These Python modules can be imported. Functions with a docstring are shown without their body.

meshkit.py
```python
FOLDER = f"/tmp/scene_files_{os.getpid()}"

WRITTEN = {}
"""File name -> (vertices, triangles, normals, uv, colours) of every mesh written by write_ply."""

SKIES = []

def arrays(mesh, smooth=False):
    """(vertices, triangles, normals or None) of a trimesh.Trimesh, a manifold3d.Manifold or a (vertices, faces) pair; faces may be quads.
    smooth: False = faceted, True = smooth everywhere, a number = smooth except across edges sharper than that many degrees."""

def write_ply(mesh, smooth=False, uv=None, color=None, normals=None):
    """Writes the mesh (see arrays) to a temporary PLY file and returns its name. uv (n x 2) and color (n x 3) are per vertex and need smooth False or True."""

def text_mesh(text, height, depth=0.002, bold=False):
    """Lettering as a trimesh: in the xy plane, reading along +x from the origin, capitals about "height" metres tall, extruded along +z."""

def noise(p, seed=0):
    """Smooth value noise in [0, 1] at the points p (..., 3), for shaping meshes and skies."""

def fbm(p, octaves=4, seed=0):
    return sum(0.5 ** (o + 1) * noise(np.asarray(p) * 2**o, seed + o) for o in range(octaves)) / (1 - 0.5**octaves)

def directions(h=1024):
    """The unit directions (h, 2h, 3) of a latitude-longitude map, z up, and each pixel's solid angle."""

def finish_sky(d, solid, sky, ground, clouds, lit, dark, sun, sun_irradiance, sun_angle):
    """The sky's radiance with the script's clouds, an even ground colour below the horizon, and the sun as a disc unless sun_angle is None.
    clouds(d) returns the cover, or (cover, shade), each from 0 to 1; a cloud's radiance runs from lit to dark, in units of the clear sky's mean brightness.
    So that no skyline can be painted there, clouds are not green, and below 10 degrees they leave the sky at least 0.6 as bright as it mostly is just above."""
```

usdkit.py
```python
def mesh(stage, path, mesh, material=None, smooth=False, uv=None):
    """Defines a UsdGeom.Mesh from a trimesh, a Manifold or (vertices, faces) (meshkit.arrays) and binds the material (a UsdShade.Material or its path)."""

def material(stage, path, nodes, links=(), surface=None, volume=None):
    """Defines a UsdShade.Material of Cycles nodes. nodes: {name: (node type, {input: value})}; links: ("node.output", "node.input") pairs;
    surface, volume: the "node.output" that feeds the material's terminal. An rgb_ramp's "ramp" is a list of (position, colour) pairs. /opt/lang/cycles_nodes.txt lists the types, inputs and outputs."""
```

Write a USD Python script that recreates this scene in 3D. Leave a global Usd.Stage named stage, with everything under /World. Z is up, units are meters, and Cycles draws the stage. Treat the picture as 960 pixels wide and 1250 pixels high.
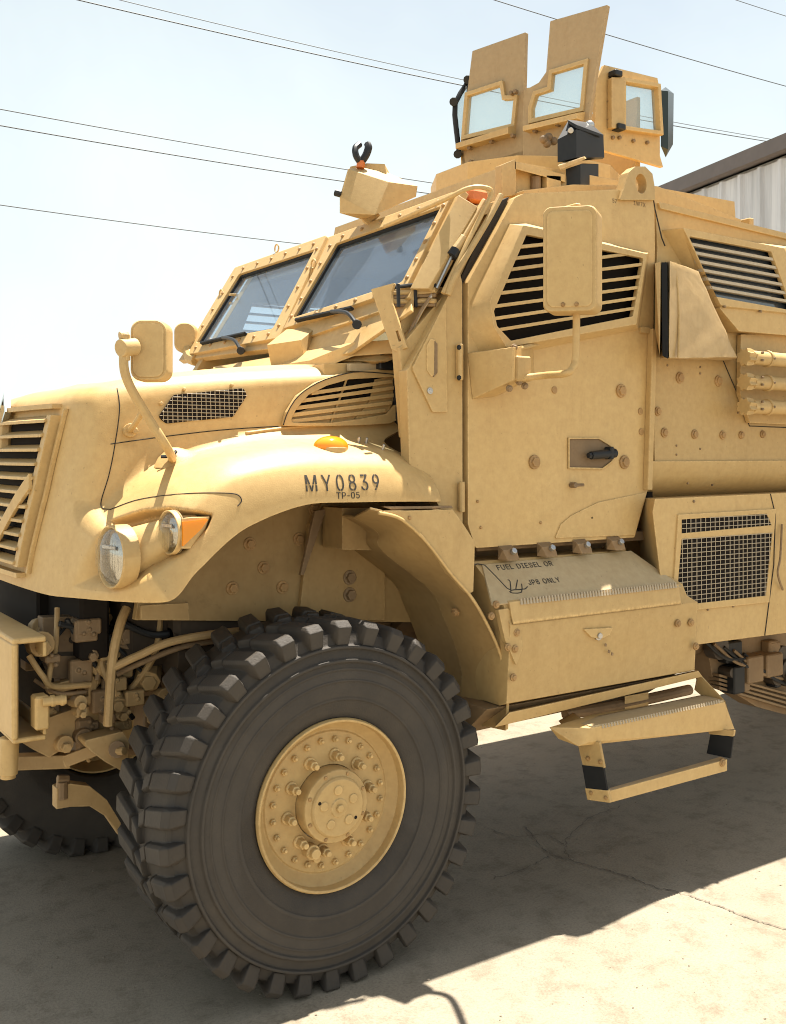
import math, random
import numpy as np, trimesh, usdkit, meshkit
from pxr import Usd, UsdGeom, UsdLux, UsdShade, Gf, Sdf
from shapely.geometry import Polygon, LineString, box as sbox
from scipy.interpolate import PchipInterpolator
random.seed(7); rng = np.random.default_rng(7)
stage = Usd.Stage.CreateInMemory()
UsdGeom.SetStageUpAxis(stage, UsdGeom.Tokens.z); UsdGeom.SetStageMetersPerUnit(stage, 1.0)
UsdGeom.Xform.Define(stage, '/World'); UsdGeom.Scope.Define(stage, '/World/Looks')
V = np.array
# ------------------------------------------------------------------ camera, sky, sun, exposure
CAM = V([-1.623, -2.753, 1.687]); FPX, CX, HY = 1240.0, 480.0, 555.0
RT = V([.829, -.559, 0]); RT /= np.linalg.norm(RT); FW = V([-RT[1], RT[0], 0]); UP = V([0, 0, 1.0])
EXPOSURE = 1.6
SKY = .05
SUN = V([.27, .07, 1.0]); SUN /= np.linalg.norm(SUN)
cam = UsdGeom.Camera.Define(stage, '/World/camera')
m4 = np.eye(4); m4[0, :3], m4[1, :3], m4[2, :3], m4[3, :3] = RT, UP, -FW, CAM
cam.AddTransformOp().Set(Gf.Matrix4d(*m4.ravel().tolist()))
cam.CreateHorizontalApertureAttr(36.0); cam.CreateFocalLengthAttr(36.0 * FPX / 960)
cam.CreateVerticalApertureOffsetAttr(36.0 * (HY - 625) / 960); cam.CreateExposureAttr(EXPOSURE)
cam.CreateClippingRangeAttr((.05, 5000))

def mat(name, nodes, links=(), surface=None):
    return usdkit.material(stage, '/World/Looks/' + name, nodes, links, surface=surface)

elev = math.asin(SUN[2]); rot = math.atan2(SUN[0], SUN[1])
skymat = mat('sky_look', {'s': ('sky_texture', dict(sky_type='single_scattering', sun_disc=False, sun_elevation=elev, sun_rotation=rot, air_density=1.0, aerosol_density=2.2, ozone_density=1.0, altitude=50.0)),
    't': ('texture_coordinate', {}), 'z': ('separate_xyz', {}), 'n': ('noise_texture', dict(scale=2.2, detail=5, roughness=.55, distortion=.4)),
    'f': ('map_range', dict(range_type='smoothstep', from_min=.02, from_max=.75, to_min=.97, to_max=.42, clamp=True)), 'nr': ('map_range', dict(from_min=.3, from_max=.7, to_min=-.14, to_max=.12)), 'fa': ('math', dict(math_type='add', use_clamp=True)),
    'm': ('mix_color', dict(b=(6.9, 7.5, 7.25), use_clamp=False)), 'b': ('background_shader', dict(strength=SKY))},
    [('t.generated', 'z.vector'), ('t.generated', 'n.vector'), ('z.z', 'f.value'), ('n.fac', 'nr.value'), ('f.result', 'fa.value1'), ('nr.result', 'fa.value2'), ('fa.value', 'm.fac'), ('s.color', 'm.a'), ('m.result', 'b.color')], 'b.background')
dome = UsdLux.DomeLight.Define(stage, '/World/sky'); UsdShade.MaterialBindingAPI.Apply(dome.GetPrim()).Bind(skymat)
for k, v in (('kind', 'structure'), ('label', 'pale hazy summer sky above the truck'), ('category', 'sky')): dome.GetPrim().SetCustomDataByKey(k, v)
sun = UsdLux.DistantLight.Define(stage, '/World/sun')
sun.CreateIntensityAttr(1.25); sun.CreateAngleAttr(.5); sun.CreateNormalizeAttr(True); sun.CreateColorAttr(Gf.Vec3f(1, .94, .84))
zc = SUN; xc = np.cross(V([0, 1.0, 0]), zc); xc /= np.linalg.norm(xc); yc = np.cross(zc, xc)
m4 = np.eye(4); m4[0, :3], m4[1, :3], m4[2, :3], m4[3, :3] = xc, yc, zc, SUN * 50
sun.AddTransformOp().Set(Gf.Matrix4d(*m4.ravel().tolist()))

# ------------------------------------------------------------------ points, planes and mesh helpers
def ray(px, py): return RT * (px - CX) / FPX + FW + UP * (HY - py) / FPX
def at(px, py, x=None, y=None, z=None):
    d = ray(px, py)
    for k, v in enumerate((x, y, z)):
        if v is not None: return CAM + d * (v - CAM[k]) / d[k]
def nrm(v): v = V(v, float) if not isinstance(v, np.ndarray) else v.astype(float); return v / np.linalg.norm(v)
class Plane:
    def __init__(s, o, n, u=None):
        s.o, s.n = V(o, float), nrm(n)
        s.u = nrm(np.cross(UP, s.n)) if u is None else nrm(u)
        s.v = np.cross(s.n, s.u)
    def p(s, px, py):
        d = ray(px, py); t = ((s.o - CAM) @ s.n) / (d @ s.n); return CAM + d * t
    def ab(s, q): q = V(q, float) - s.o; return V([q @ s.u, q @ s.v])
    def w(s, a, b, h=0.): return s.o + s.u * a + s.v * b + s.n * h
    def pts(s, pix): return [s.ab(s.p(*q)) for q in pix]
    def off(s, h): return Plane(s.o + s.n * h, s.n, s.u)
def PY(y): return Plane((0, y, 0), (0, -1, 0))
def PX(x): return Plane((x, 0, 0), (-1, 0, 0))
def fix(m):
    if m.volume < 0: m.invert()
    return m
def cat(ms): return trimesh.util.concatenate(ms)
def extr(pl, poly, t, front=0.):
    """A polygon of plane pl made a plate t thick, its front face 'front' in front of the plane."""
    out = []
    for g in getattr(poly, 'geoms', [poly]):
        if g.is_empty or g.area < 1e-7: continue
        e = trimesh.creation.extrude_polygon(g, t, engine='earcut'); v = e.vertices
        w = pl.o + v[:, :1] * pl.u + v[:, 1:2] * pl.v + (v[:, 2:3] + front - t) * pl.n
        out.append(fix(trimesh.Trimesh(w, e.faces, process=False)))
    return cat(out)
def rpoly(pts, r):
    p = Polygon(pts)
    if not p.is_valid: p = p.buffer(0)
    return p.buffer(-r).buffer(r, quad_segs=4) if r else p
def plate(pl, pix, t, front=0., r=0., holes=(), hr=0.):
    p = rpoly(pl.pts(pix), r)
    for h in holes: p = p.difference(rpoly(pl.pts(h), hr))
    return extr(pl, p, t, front)
def hull(pts): return trimesh.convex.convex_hull(V(pts))
def bx(x0, x1, y0, y1, z0, z1, c=.004):
    p = []
    for x in (x0, x1):
        for y in (y0, y1):
            for z in (z0, z1):
                sx, sy, sz = (1 if x == x0 else -1), (1 if y == y0 else -1), (1 if z == z0 else -1)
                p += [(x + sx * c, y + sy * c, z), (x + sx * c, y, z + sz * c), (x, y + sy * c, z + sz * c)]
    return hull(p)
def bar(a, b, w, h, up=UP, c=.002):
    """A chamfered bar from a to b, w wide and h high."""
    a, b = V(a, float), V(b, float); d = nrm(b - a); s = nrm(np.cross(d, up)); u = np.cross(s, d); p = []
    for e, q in ((a, 1), (b, -1)):
        for i in (-1, 1):
            for j in (-1, 1):
                p += [e + s * i * (w / 2 - c) + u * j * (h / 2 - c), e + d * q * c + s * i * w / 2 + u * j * (h / 2 - c), e + d * q * c + s * i * (w / 2 - c) + u * j * h / 2]
    return hull(p)
def cyl(a, b, r, n=16, r2=None, c=.0015):
    a, b = V(a, float), V(b, float); d = nrm(b - a); s = nrm(np.cross(d, UP if abs(d[2]) < .9 else V([1., 0, 0]))); u = np.cross(d, s)
    r2 = r if r2 is None else r2; an = np.arange(n) / n * 2 * math.pi; p = []
    ring = np.outer(np.cos(an), s) + np.outer(np.sin(an), u)
    p = np.vstack([a + ring * (r - c), a + d * c + ring * r, b - d * c + ring * r2, b + ring * (r2 - c)])
    return hull(p)
def rbox(c, rt, up, fwd, w, h, d, r, k=6):
    c, rt, up, fwd = V(c), nrm(rt), nrm(up), nrm(fwd); p = []
    for sx in (-1, 1):
        for sz in (-1, 1):
            for a in np.arange(k + 1) / k * math.pi / 2:
                for dd, e in ((-d / 2, .75), (-d / 2 + r * .35, 1.), (d / 2 - r * .3, 1.), (d / 2, .85)):
                    rr = r; ix = (w / 2 - r) + rr * math.cos(a) - (1 - e) * r * .5; iz = (h / 2 - r) + rr * math.sin(a) - (1 - e) * r * .5
                    p.append(c + rt * sx * ix + up * sz * iz + fwd * dd)
    return hull(p)
def smooth_path(pts, k=6):
    pts = V(pts, float); n = len(pts)
    if n < 3: return pts
    out = []
    for i in range(n - 1):
        p0, p1, p2, p3 = pts[max(i - 1, 0)], pts[i], pts[i + 1], pts[min(i + 2, n - 1)]
        for t in np.arange(k) / k:
            out.append(.5 * (2 * p1 + (p2 - p0) * t + (2 * p0 - 5 * p1 + 4 * p2 - p3) * t * t + (3 * p1 - p0 - 3 * p2 + p3) * t ** 3))
    return V(out + [pts[-1]])
def tube(pts, r, n=8, k=6):
    p = smooth_path(pts, k) if k else V(pts, float); m = len(p)
    d = np.gradient(p, axis=0); d /= np.linalg.norm(d, axis=1, keepdims=True)
    s = np.cross(d[0], UP if abs(d[0][2]) < .9 else V([1., 0, 0])); s /= np.linalg.norm(s); vs, f = [], []
    an = np.arange(n) / n * 2 * math.pi; rr = np.broadcast_to(r, (m,))
    for i in range(m):
        s = s - d[i] * (s @ d[i]); s /= np.linalg.norm(s); u = np.cross(d[i], s)
        vs.append(p[i] + rr[i] * (np.outer(np.cos(an), s) + np.outer(np.sin(an), u)))
    for i in range(m - 1):
        for j in range(n):
            a, b = i * n + j, i * n + (j + 1) % n; f += [(a, b, b + n), (a, b + n, a + n)]
    vs = np.vstack(vs + [p[:1], p[-1:]]); c0, c1 = len(vs) - 2, len(vs) - 1
    for j in range(n): f += [(c0, (j + 1) % n, j), (c1, (m - 1) * n + j, (m - 1) * n + (j + 1) % n)]
    return fix(trimesh.Trimesh(vs, f, process=False))
def loft(polys, cap=True):
    """Closed rings of the same number of points, joined one to the next."""
    polys = [V(p, float) for p in polys]; n = len(polys[0]); f = []
    for k in range(len(polys) - 1):
        for j in range(n):
            a, b = k * n + j, k * n + (j + 1) % n; f += [(a, b, b + n), (a, b + n, a + n)]
    vs = np.vstack(polys)
    if cap:
        for k in (0, len(polys) - 1):
            c = len(vs); vs = np.vstack([vs, polys[k].mean(0)])
            for j in range(n):
                a, b = k * n + j, k * n + (j + 1) % n; f.append((c, b, a) if k == 0 else (c, a, b))
    return fix(trimesh.Trimesh(vs, f, process=False))
def prism(prof, x0, x1):
    """A profile of (y, z) points swept along X."""
    x0 = np.broadcast_to(x0, (len(prof),)); x1 = np.broadcast_to(x1, (len(prof),))
    return loft([[(a, y, z) for a, (y, z) in zip(x0, prof)], [(b, y, z) for b, (y, z) in zip(x1, prof)]])
def revolve_y(prof, n, c):
    """Profile of (r, y) turned about the axle through c (x, z); closed profile."""
    an = np.arange(n) / n * 2 * math.pi; prof = V(prof, float); m = len(prof)
    vs = V([[(c[0] + r * math.cos(a), y, c[1] + r * math.sin(a)) for r, y in prof] for a in an]).reshape(-1, 3); f = []
    for i in range(n):
        for j in range(m):
            a, b, cc, d = i * m + j, ((i + 1) % n) * m + j, ((i + 1) % n) * m + (j + 1) % m, i * m + (j + 1) % m; f += [(a, b, cc), (a, cc, d)]
    return fix(trimesh.Trimesh(vs, f, process=False))
def bolt(p, n, r=.014, h=.012, sides=6, washer=1.5):
    n = nrm(n); p = V(p, float); ms = [cyl(p - n * .004, p + n * h, r, sides)]
    if washer: ms.append(cyl(p - n * .004, p + n * .004, r * washer, 14, c=.001))
    return cat(ms)
def screen(pl, pix, pitch_u, pitch_v, w, front=0., ang=0.):
    """A woven wire screen that fills an outline: one wire per line of the weave."""
    poly = rpoly(pl.pts(pix), 0); a0, b0, a1, b1 = poly.bounds; ms = []
    k = 0
    jit = np.random.default_rng(int(len(pix) * 7 + 1000 * pitch_u))
    for a in np.arange(a0, a1, pitch_u):
        a = a + jit.normal(0, pitch_u * .05)
        g = LineString([(a, b0 - 1), (a, b1 + 1)]).intersection(poly)
        for s in getattr(g, 'geoms', [g]):
            if s.length > .01: c = list(s.coords); ms.append(bar(pl.w(*c[0], front), pl.w(*c[-1], front), w, w, up=pl.n, c=w * .2))
    sl = math.tan(ang)
    for b in np.arange(b0 - abs(sl) * (a1 - a0), b1 + abs(sl) * (a1 - a0), pitch_v):
        g = LineString([(a0, b), (a1, b + sl * (a1 - a0))]).intersection(poly)
        for s in getattr(g, 'geoms', [g]):
            if s.length > .01: c = list(s.coords); ms.append(bar(pl.w(*c[0], front + w * .7), pl.w(*c[-1], front + w * .7), w, w, up=pl.n, c=w * .2))
    return cat(ms)
def first_hit(mesh, o, d):
    """Nearest crossing of a line with a mesh: (point, normal)."""
    tri = mesh.triangles; o, d = V(o, float), V(d, float)
    e1, e2 = tri[:, 1] - tri[:, 0], tri[:, 2] - tri[:, 0]; h = np.cross(d, e2); a = (e1 * h).sum(1)
    a = np.where(abs(a) < 1e-12, 1e-12, a); s = o - tri[:, 0]; u = (s * h).sum(1) / a; q = np.cross(s, e1)
    v = (q @ d) / a; t = (e2 * q).sum(1) / a; ok = (u >= -1e-6) & (v >= -1e-6) & (u + v <= 1 + 1e-6) & (t > 1e-6)
    if not ok.any(): return None
    i = np.where(ok)[0][np.argmin(t[ok])]; n = np.cross(e1[i], e2[i]); n /= np.linalg.norm(n)
    return o + d * t[i], (n if n @ d < 0 else -n)
def on(mesh, px, py): return first_hit(mesh, CAM, ray(px, py))
def letters(text, height, pl, a, b, depth=.0012, front=.0006, gap=1.0, bold=True, stencil=True, squeeze=1.):
    """Stencil letters on a plane, first letter's foot at (a, b)."""
    ms, x = [], a
    for ch in text:
        if ch == ' ': x += height * .5 * gap * squeeze; continue
        t = meshkit.text_mesh(ch, height, .01, bold); lo, hi = t.bounds; w = (hi[0] - lo[0]) * squeeze
        if stencil and ch in '0OD8369GPRS':
            cut = trimesh.creation.box(extents=(height * .07, height * .36, 1)); mid = (lo[0] + hi[0]) / 2
            for yy in (hi[1], lo[1]):
                c2 = cut.copy(); c2.apply_translation((mid, yy, 0)); t = trimesh.boolean.difference([t, c2], engine='manifold')
        elif stencil and ch in 'MUNLE':
            cut = trimesh.creation.box(extents=(height * 2, height * .06, 1)); cut.apply_translation(((lo[0] + hi[0]) / 2, (lo[1] + hi[1]) / 2 - .1 * height, 0)); t = trimesh.boolean.difference([t, cut], engine='manifold')
        v = t.vertices; vv = V([pl.w(x + (p[0] - lo[0]) * squeeze, b + p[1], front - depth + p[2] / .01 * depth) for p in v])
        ms.append(fix(trimesh.Trimesh(vv, t.faces, process=False))); x += w + height * .22 * gap
    return cat(ms), x - a

# ------------------------------------------------------------------ materials
def paint(name, base, dust, rough=.5, fine=.035, wear=.35, bev=.005):
    return mat(name, {
        'g': ('geometry', {}), 'oi': ('object_info', {}),
        'n1': ('noise_texture', dict(scale=2.3, detail=6, roughness=.62)), 'n2': ('noise_texture', dict(scale=38., detail=4, roughness=.7)),
        'n3': ('noise_texture', dict(scale=260., detail=2)), 'n4': ('noise_texture', dict(scale=9., detail=8, roughness=.75, distortion=.6)),
        'r1': ('rgb_ramp', dict(ramp=[(.35, (0, 0, 0)), (.72, (1, 1, 1))])),
        'r4': ('rgb_ramp', dict(ramp=[(.60, (0, 0, 0)), (.70, (1, 1, 1))])),
        'f1': ('math', dict(math_type='multiply', value2=wear)), 'f4': ('math', dict(math_type='multiply', value2=wear * .55)),
        'm1': ('mix_color', dict(a=base, b=dust)), 'm2': ('mix_color', dict(blend_type='multiply', fac=.28, b=(.72, .66, .6))),
        'm4': ('mix_color', dict(b=[c * .62 for c in base])),
        'mp': ('mapping', dict(scale=(9., 9., 1.6))), 'n5': ('noise_texture', dict(scale=1., detail=8, roughness=.72, distortion=1.5)), 'r5': ('rgb_ramp', dict(ramp=[(.52, (0, 0, 0)), (.72, (1, 1, 1))])), 'f5': ('math', dict(math_type='multiply', value2=.26)), 'm5': ('mix_color', dict(blend_type='multiply', b=(.66, .58, .5))),
        'n6': ('noise_texture', dict(scale=75., detail=3, roughness=.5)), 'r6': ('rgb_ramp', dict(ramp=[(.70, (0, 0, 0)), (.735, (1, 1, 1))])), 'f6': ('math', dict(math_type='multiply', value2=.5)), 'm6': ('mix_color', dict(b=[c * .45 for c in base])),
        'hs': ('hsv', dict(saturation=1.)), 'vr': ('map_range', dict(from_min=0., from_max=1., to_min=.89, to_max=1.07)),
        'b': ('bump', dict(strength=.12, distance=.004)), 'bv': ('bevel', dict(samples=4, radius=bev)), 'b2': ('bevel', dict(samples=6, radius=.010)), 'dp': ('vector_math', dict(math_type='dot_product')), 'em': ('map_range', dict(from_min=.995, from_max=.86, to_min=0., to_max=1., clamp=True)), 'ne': ('noise_texture', dict(scale=55., detail=5, roughness=.7)), 're': ('rgb_ramp', dict(ramp=[(.40, (0, 0, 0)), (.62, (.8, .8, .8))])), 'e1': ('math', dict(math_type='multiply')), 'me': ('mix_color', dict(b=[min(1, c * 1.28 + .03) for c in base])), 'rc': ('rgb_ramp', dict(ramp=[(.66, (0, 0, 0)), (.72, (1, 1, 1))])), 'e2': ('math', dict(math_type='multiply')), 'mc': ('mix_color', dict(b=(.13, .085, .045))),
        'rr': ('map_range', dict(from_min=.3, from_max=.7, to_min=rough - .08, to_max=rough + .14)),
        'p': ('principled_bsdf', dict(specular_ior_level=.4))},
        [('g.position', 'n1.vector'), ('g.position', 'n2.vector'), ('g.position', 'n3.vector'), ('g.position', 'n4.vector'),
         ('n1.fac', 'r1.fac'), ('r1.color', 'f1.value1'), ('f1.value', 'm1.fac'), ('n2.fac', 'm2.fac'), ('m1.result', 'm4.a'), ('n4.fac', 'r4.fac'), ('r4.color', 'f4.value1'), ('f4.value', 'm4.fac'),
         ('m4.result', 'm2.a'), ('g.position', 'mp.vector'), ('mp.vector', 'n5.vector'), ('n5.fac', 'r5.fac'), ('r5.color', 'f5.value1'), ('f5.value', 'm5.fac'), ('m2.result', 'm5.a'), ('g.position', 'n6.vector'), ('n6.fac', 'r6.fac'), ('r6.color', 'f6.value1'), ('f6.value', 'm6.fac'), ('m5.result', 'm6.a'), ('m6.result', 'me.a'), ('b2.bevel', 'dp.vector1'), ('g.normal', 'dp.vector2'), ('dp.value', 'em.value'), ('g.position', 'ne.vector'), ('ne.fac', 're.fac'), ('em.result', 'e1.value1'), ('re.color', 'e1.value2'), ('e1.value', 'me.fac'), ('ne.fac', 'rc.fac'), ('em.result', 'e2.value1'), ('rc.color', 'e2.value2'), ('me.result', 'mc.a'), ('e2.value', 'mc.fac'), ('mc.result', 'hs.color'), ('oi.random', 'vr.value'), ('vr.result', 'hs.value'),
         ('hs.color', 'p.base_color'), ('n1.fac', 'rr.value'), ('rr.result', 'p.roughness'), ('bv.bevel', 'b.normal'), ('n3.fac', 'b.height'), ('b.normal', 'p.normal')], 'p.BSDF')
def plain(name, c, rough=.5, metallic=0., spec=.5, bump=0., scale=60., var=.3, bev=0.):
    nodes = {'g': ('geometry', {}), 'n': ('noise_texture', dict(scale=scale, detail=5, roughness=.65)), 'm': ('mix_color', dict(a=[x * (1 - var) for x in c], b=[min(x * (1 + var), 1) for x in c])),
             'b': ('bump', dict(strength=bump, distance=.004)), 'p': ('principled_bsdf', dict(roughness=rough, metallic=metallic, specular_ior_level=spec))}
    links = [('g.position', 'n.vector'), ('n.fac', 'm.fac'), ('m.result', 'p.base_color')]
    if bump: links += [('n.fac', 'b.height'), ('b.normal', 'p.normal')]
    if bev: nodes['bv'] = ('bevel', dict(samples=4, radius=bev)); links += [('bv.bevel', 'b.normal')] if bump else [('bv.bevel', 'p.normal')]
    return mat(name, nodes, links, 'p.BSDF')
TAN = paint('tan_paint', (.552, .372, .149), (.60, .445, .225))
BOLT = paint('darker_bolt_paint', (.40, .235, .085), (.30, .19, .09), rough=.55, wear=.8)  # darker, browner tan than the body, for bolt heads
UNDER = paint('darker_under_paint', (.47, .315, .135), (.34, .23, .11), rough=.6, wear=.9)  # darker tan for running gear under the nose
ARCH = paint('shaded_arch_paint', (.43, .285, .115), (.32, .21, .085), rough=.6, wear=.9)  # darker tan: the shade inside the wheel arch is painted into it
GRIP = paint('worn_grip_paint', (.49, .37, .20), (.52, .425, .27), rough=.62, wear=.7)
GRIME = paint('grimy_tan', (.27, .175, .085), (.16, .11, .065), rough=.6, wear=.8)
FRAMETAN = paint('turret_frame_paint', (.48, .33, .14), (.50, .37, .18))
SHIELDTAN = paint('dull_brown_tan', (.42, .30, .155), (.46, .345, .20), rough=.6)
RUBBER = mat('tyre_rubber', {'g': ('geometry', {}), 'n': ('noise_texture', dict(scale=34., detail=6, roughness=.7)), 'n2': ('noise_texture', dict(scale=4.5, detail=6, roughness=.65)), 'n3': ('noise_texture', dict(scale=180., detail=3)),
    'm': ('mix_color', dict(a=(.020, .017, .015), b=(.048, .041, .034))), 'r': ('rgb_ramp', dict(ramp=[(.40, (.12, .12, .12)), (.70, (.45, .45, .45))])), 'd': ('mix_color', dict(b=(.088, .070, .050))), 'b': ('bump', dict(strength=.35, distance=.004)), 'bv': ('bevel', dict(samples=4, radius=.009)),
    'rr': ('map_range', dict(to_min=.5, to_max=.8)), 'p': ('principled_bsdf', dict(specular_ior_level=.3))},
    [('g.position', 'n.vector'), ('g.position', 'n2.vector'), ('g.position', 'n3.vector'), ('n.fac', 'm.fac'), ('n2.fac', 'r.fac'), ('r.color', 'd.fac'), ('m.result', 'd.a'), ('d.result', 'p.base_color'), ('n3.fac', 'b.height'), ('bv.bevel', 'b.normal'), ('b.normal', 'p.normal'), ('n.fac', 'rr.value'), ('rr.result', 'p.roughness')], 'p.BSDF')
BLACK = plain('black_plastic', (.014, .014, .014), .45, var=.4, spec=.3)
BRUBBER = plain('black_rubber', (.012, .012, .012), .7, spec=.25)
DARK = plain('dark_recess', (.016, .012, .009), .9, spec=.15)
SEAM = plain('seam_black', (.03, .022, .014), .9)
INK = plain('stencil_ink', (.035, .03, .024), .8, var=.5)
PALE = plain('pale_screen_wire', (.42, .34, .23), .5)
STEEL = plain('bare_steel', (.45, .43, .40), .3, metallic=.9)
SEAT = plain('grey_seat_cloth', (.62, .68, .72), .8)
ORANGE = mat('amber_lens', {'p': ('principled_bsdf', dict(base_color=(.95, .36, .02), roughness=.12, coat_weight=.6, subsurface_weight=.0)), 't': ('translucent_bsdf', dict(color=(1., .45, .03))), 'm': ('mix_closure', dict(fac=.35))},
    [('p.BSDF', 'm.closure1'), ('t.BSDF', 'm.closure2')], 'm.closure')
RED = plain('orange_red_lens', (.50, .13, .02), .3)
REFLECTOR = plain('chrome', (.62, .60, .55), .16, metallic=1., var=.35, scale=160.)
def glass(name, tint, ior=1.5, haze=(0, 0, 0), hz=.0):
    return mat(name, {'lw': ('layer_weight', dict(blend=.5)), 'pw': ('math', dict(math_type='power', value2=4.)), 'f': ('math', dict(math_type='multiply_add', value2=.6, value3=.03)), 't': ('transparent_bsdf', dict(color=tint)), 'g': ('glossy_bsdf', dict(color=(1, 1, 1), roughness=.02)), 'd': ('diffuse_bsdf', dict(color=haze)),
        'h': ('mix_closure', dict(fac=hz)), 'm': ('mix_closure', {})}, [('t.BSDF', 'h.closure1'), ('d.BSDF', 'h.closure2'), ('lw.facing', 'pw.value1'), ('pw.value', 'f.value1'), ('f.value', 'm.fac'), ('h.closure', 'm.closure1'), ('g.BSDF', 'm.closure2')], 'm.closure')
SCREEN = glass('windscreen_glass', (.72, .80, .86), 1.5, (.40, .52, .68), .09)  # blue haze: dust film plus sky reflection painted into the glass
TGLASS = glass('turret_glass', (.80, .86, .86), 1.45, (.6, .62, .6), .12)
LENS = glass('lamp_glass', (.93, .93, .92), 1.5)
GREENEDGE = plain('green_glass_edge', (.010, .018, .014), .3)

# ------------------------------------------------------------------ scene graph helpers
names = {}
def numbered(parent, name):
    k = (parent, name); names[k] = names.get(k, -1) + 1
    return f'{parent}/{name}' if names[k] == 0 else f'{parent}/{name}_{names[k]:03d}'
def tag(prim, **kw):
    for k, v in kw.items(): prim.SetCustomDataByKey(k, v)
    return prim
origin = {}
def thing(name, o, **kw):
    path = numbered('/World', name); x = UsdGeom.Xform.Define(stage, path); x.AddTranslateOp().Set(Gf.Vec3d(*map(float, o))); origin[path] = V(o, float)
    tag(x.GetPrim(), **kw); return path
def obj(parent, name, mesh, material, smooth=32, label=None, **kw):
    path = numbered(parent, name); o = origin.get('/'.join(path.split('/')[:3]), np.zeros(3))
    m = trimesh.Trimesh(mesh.vertices - o, mesh.faces, process=False)
    p = usdkit.mesh(stage, path, m, material, smooth).GetPrim()
    if label: kw['label'] = label
    tag(p, **kw); return path

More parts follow.
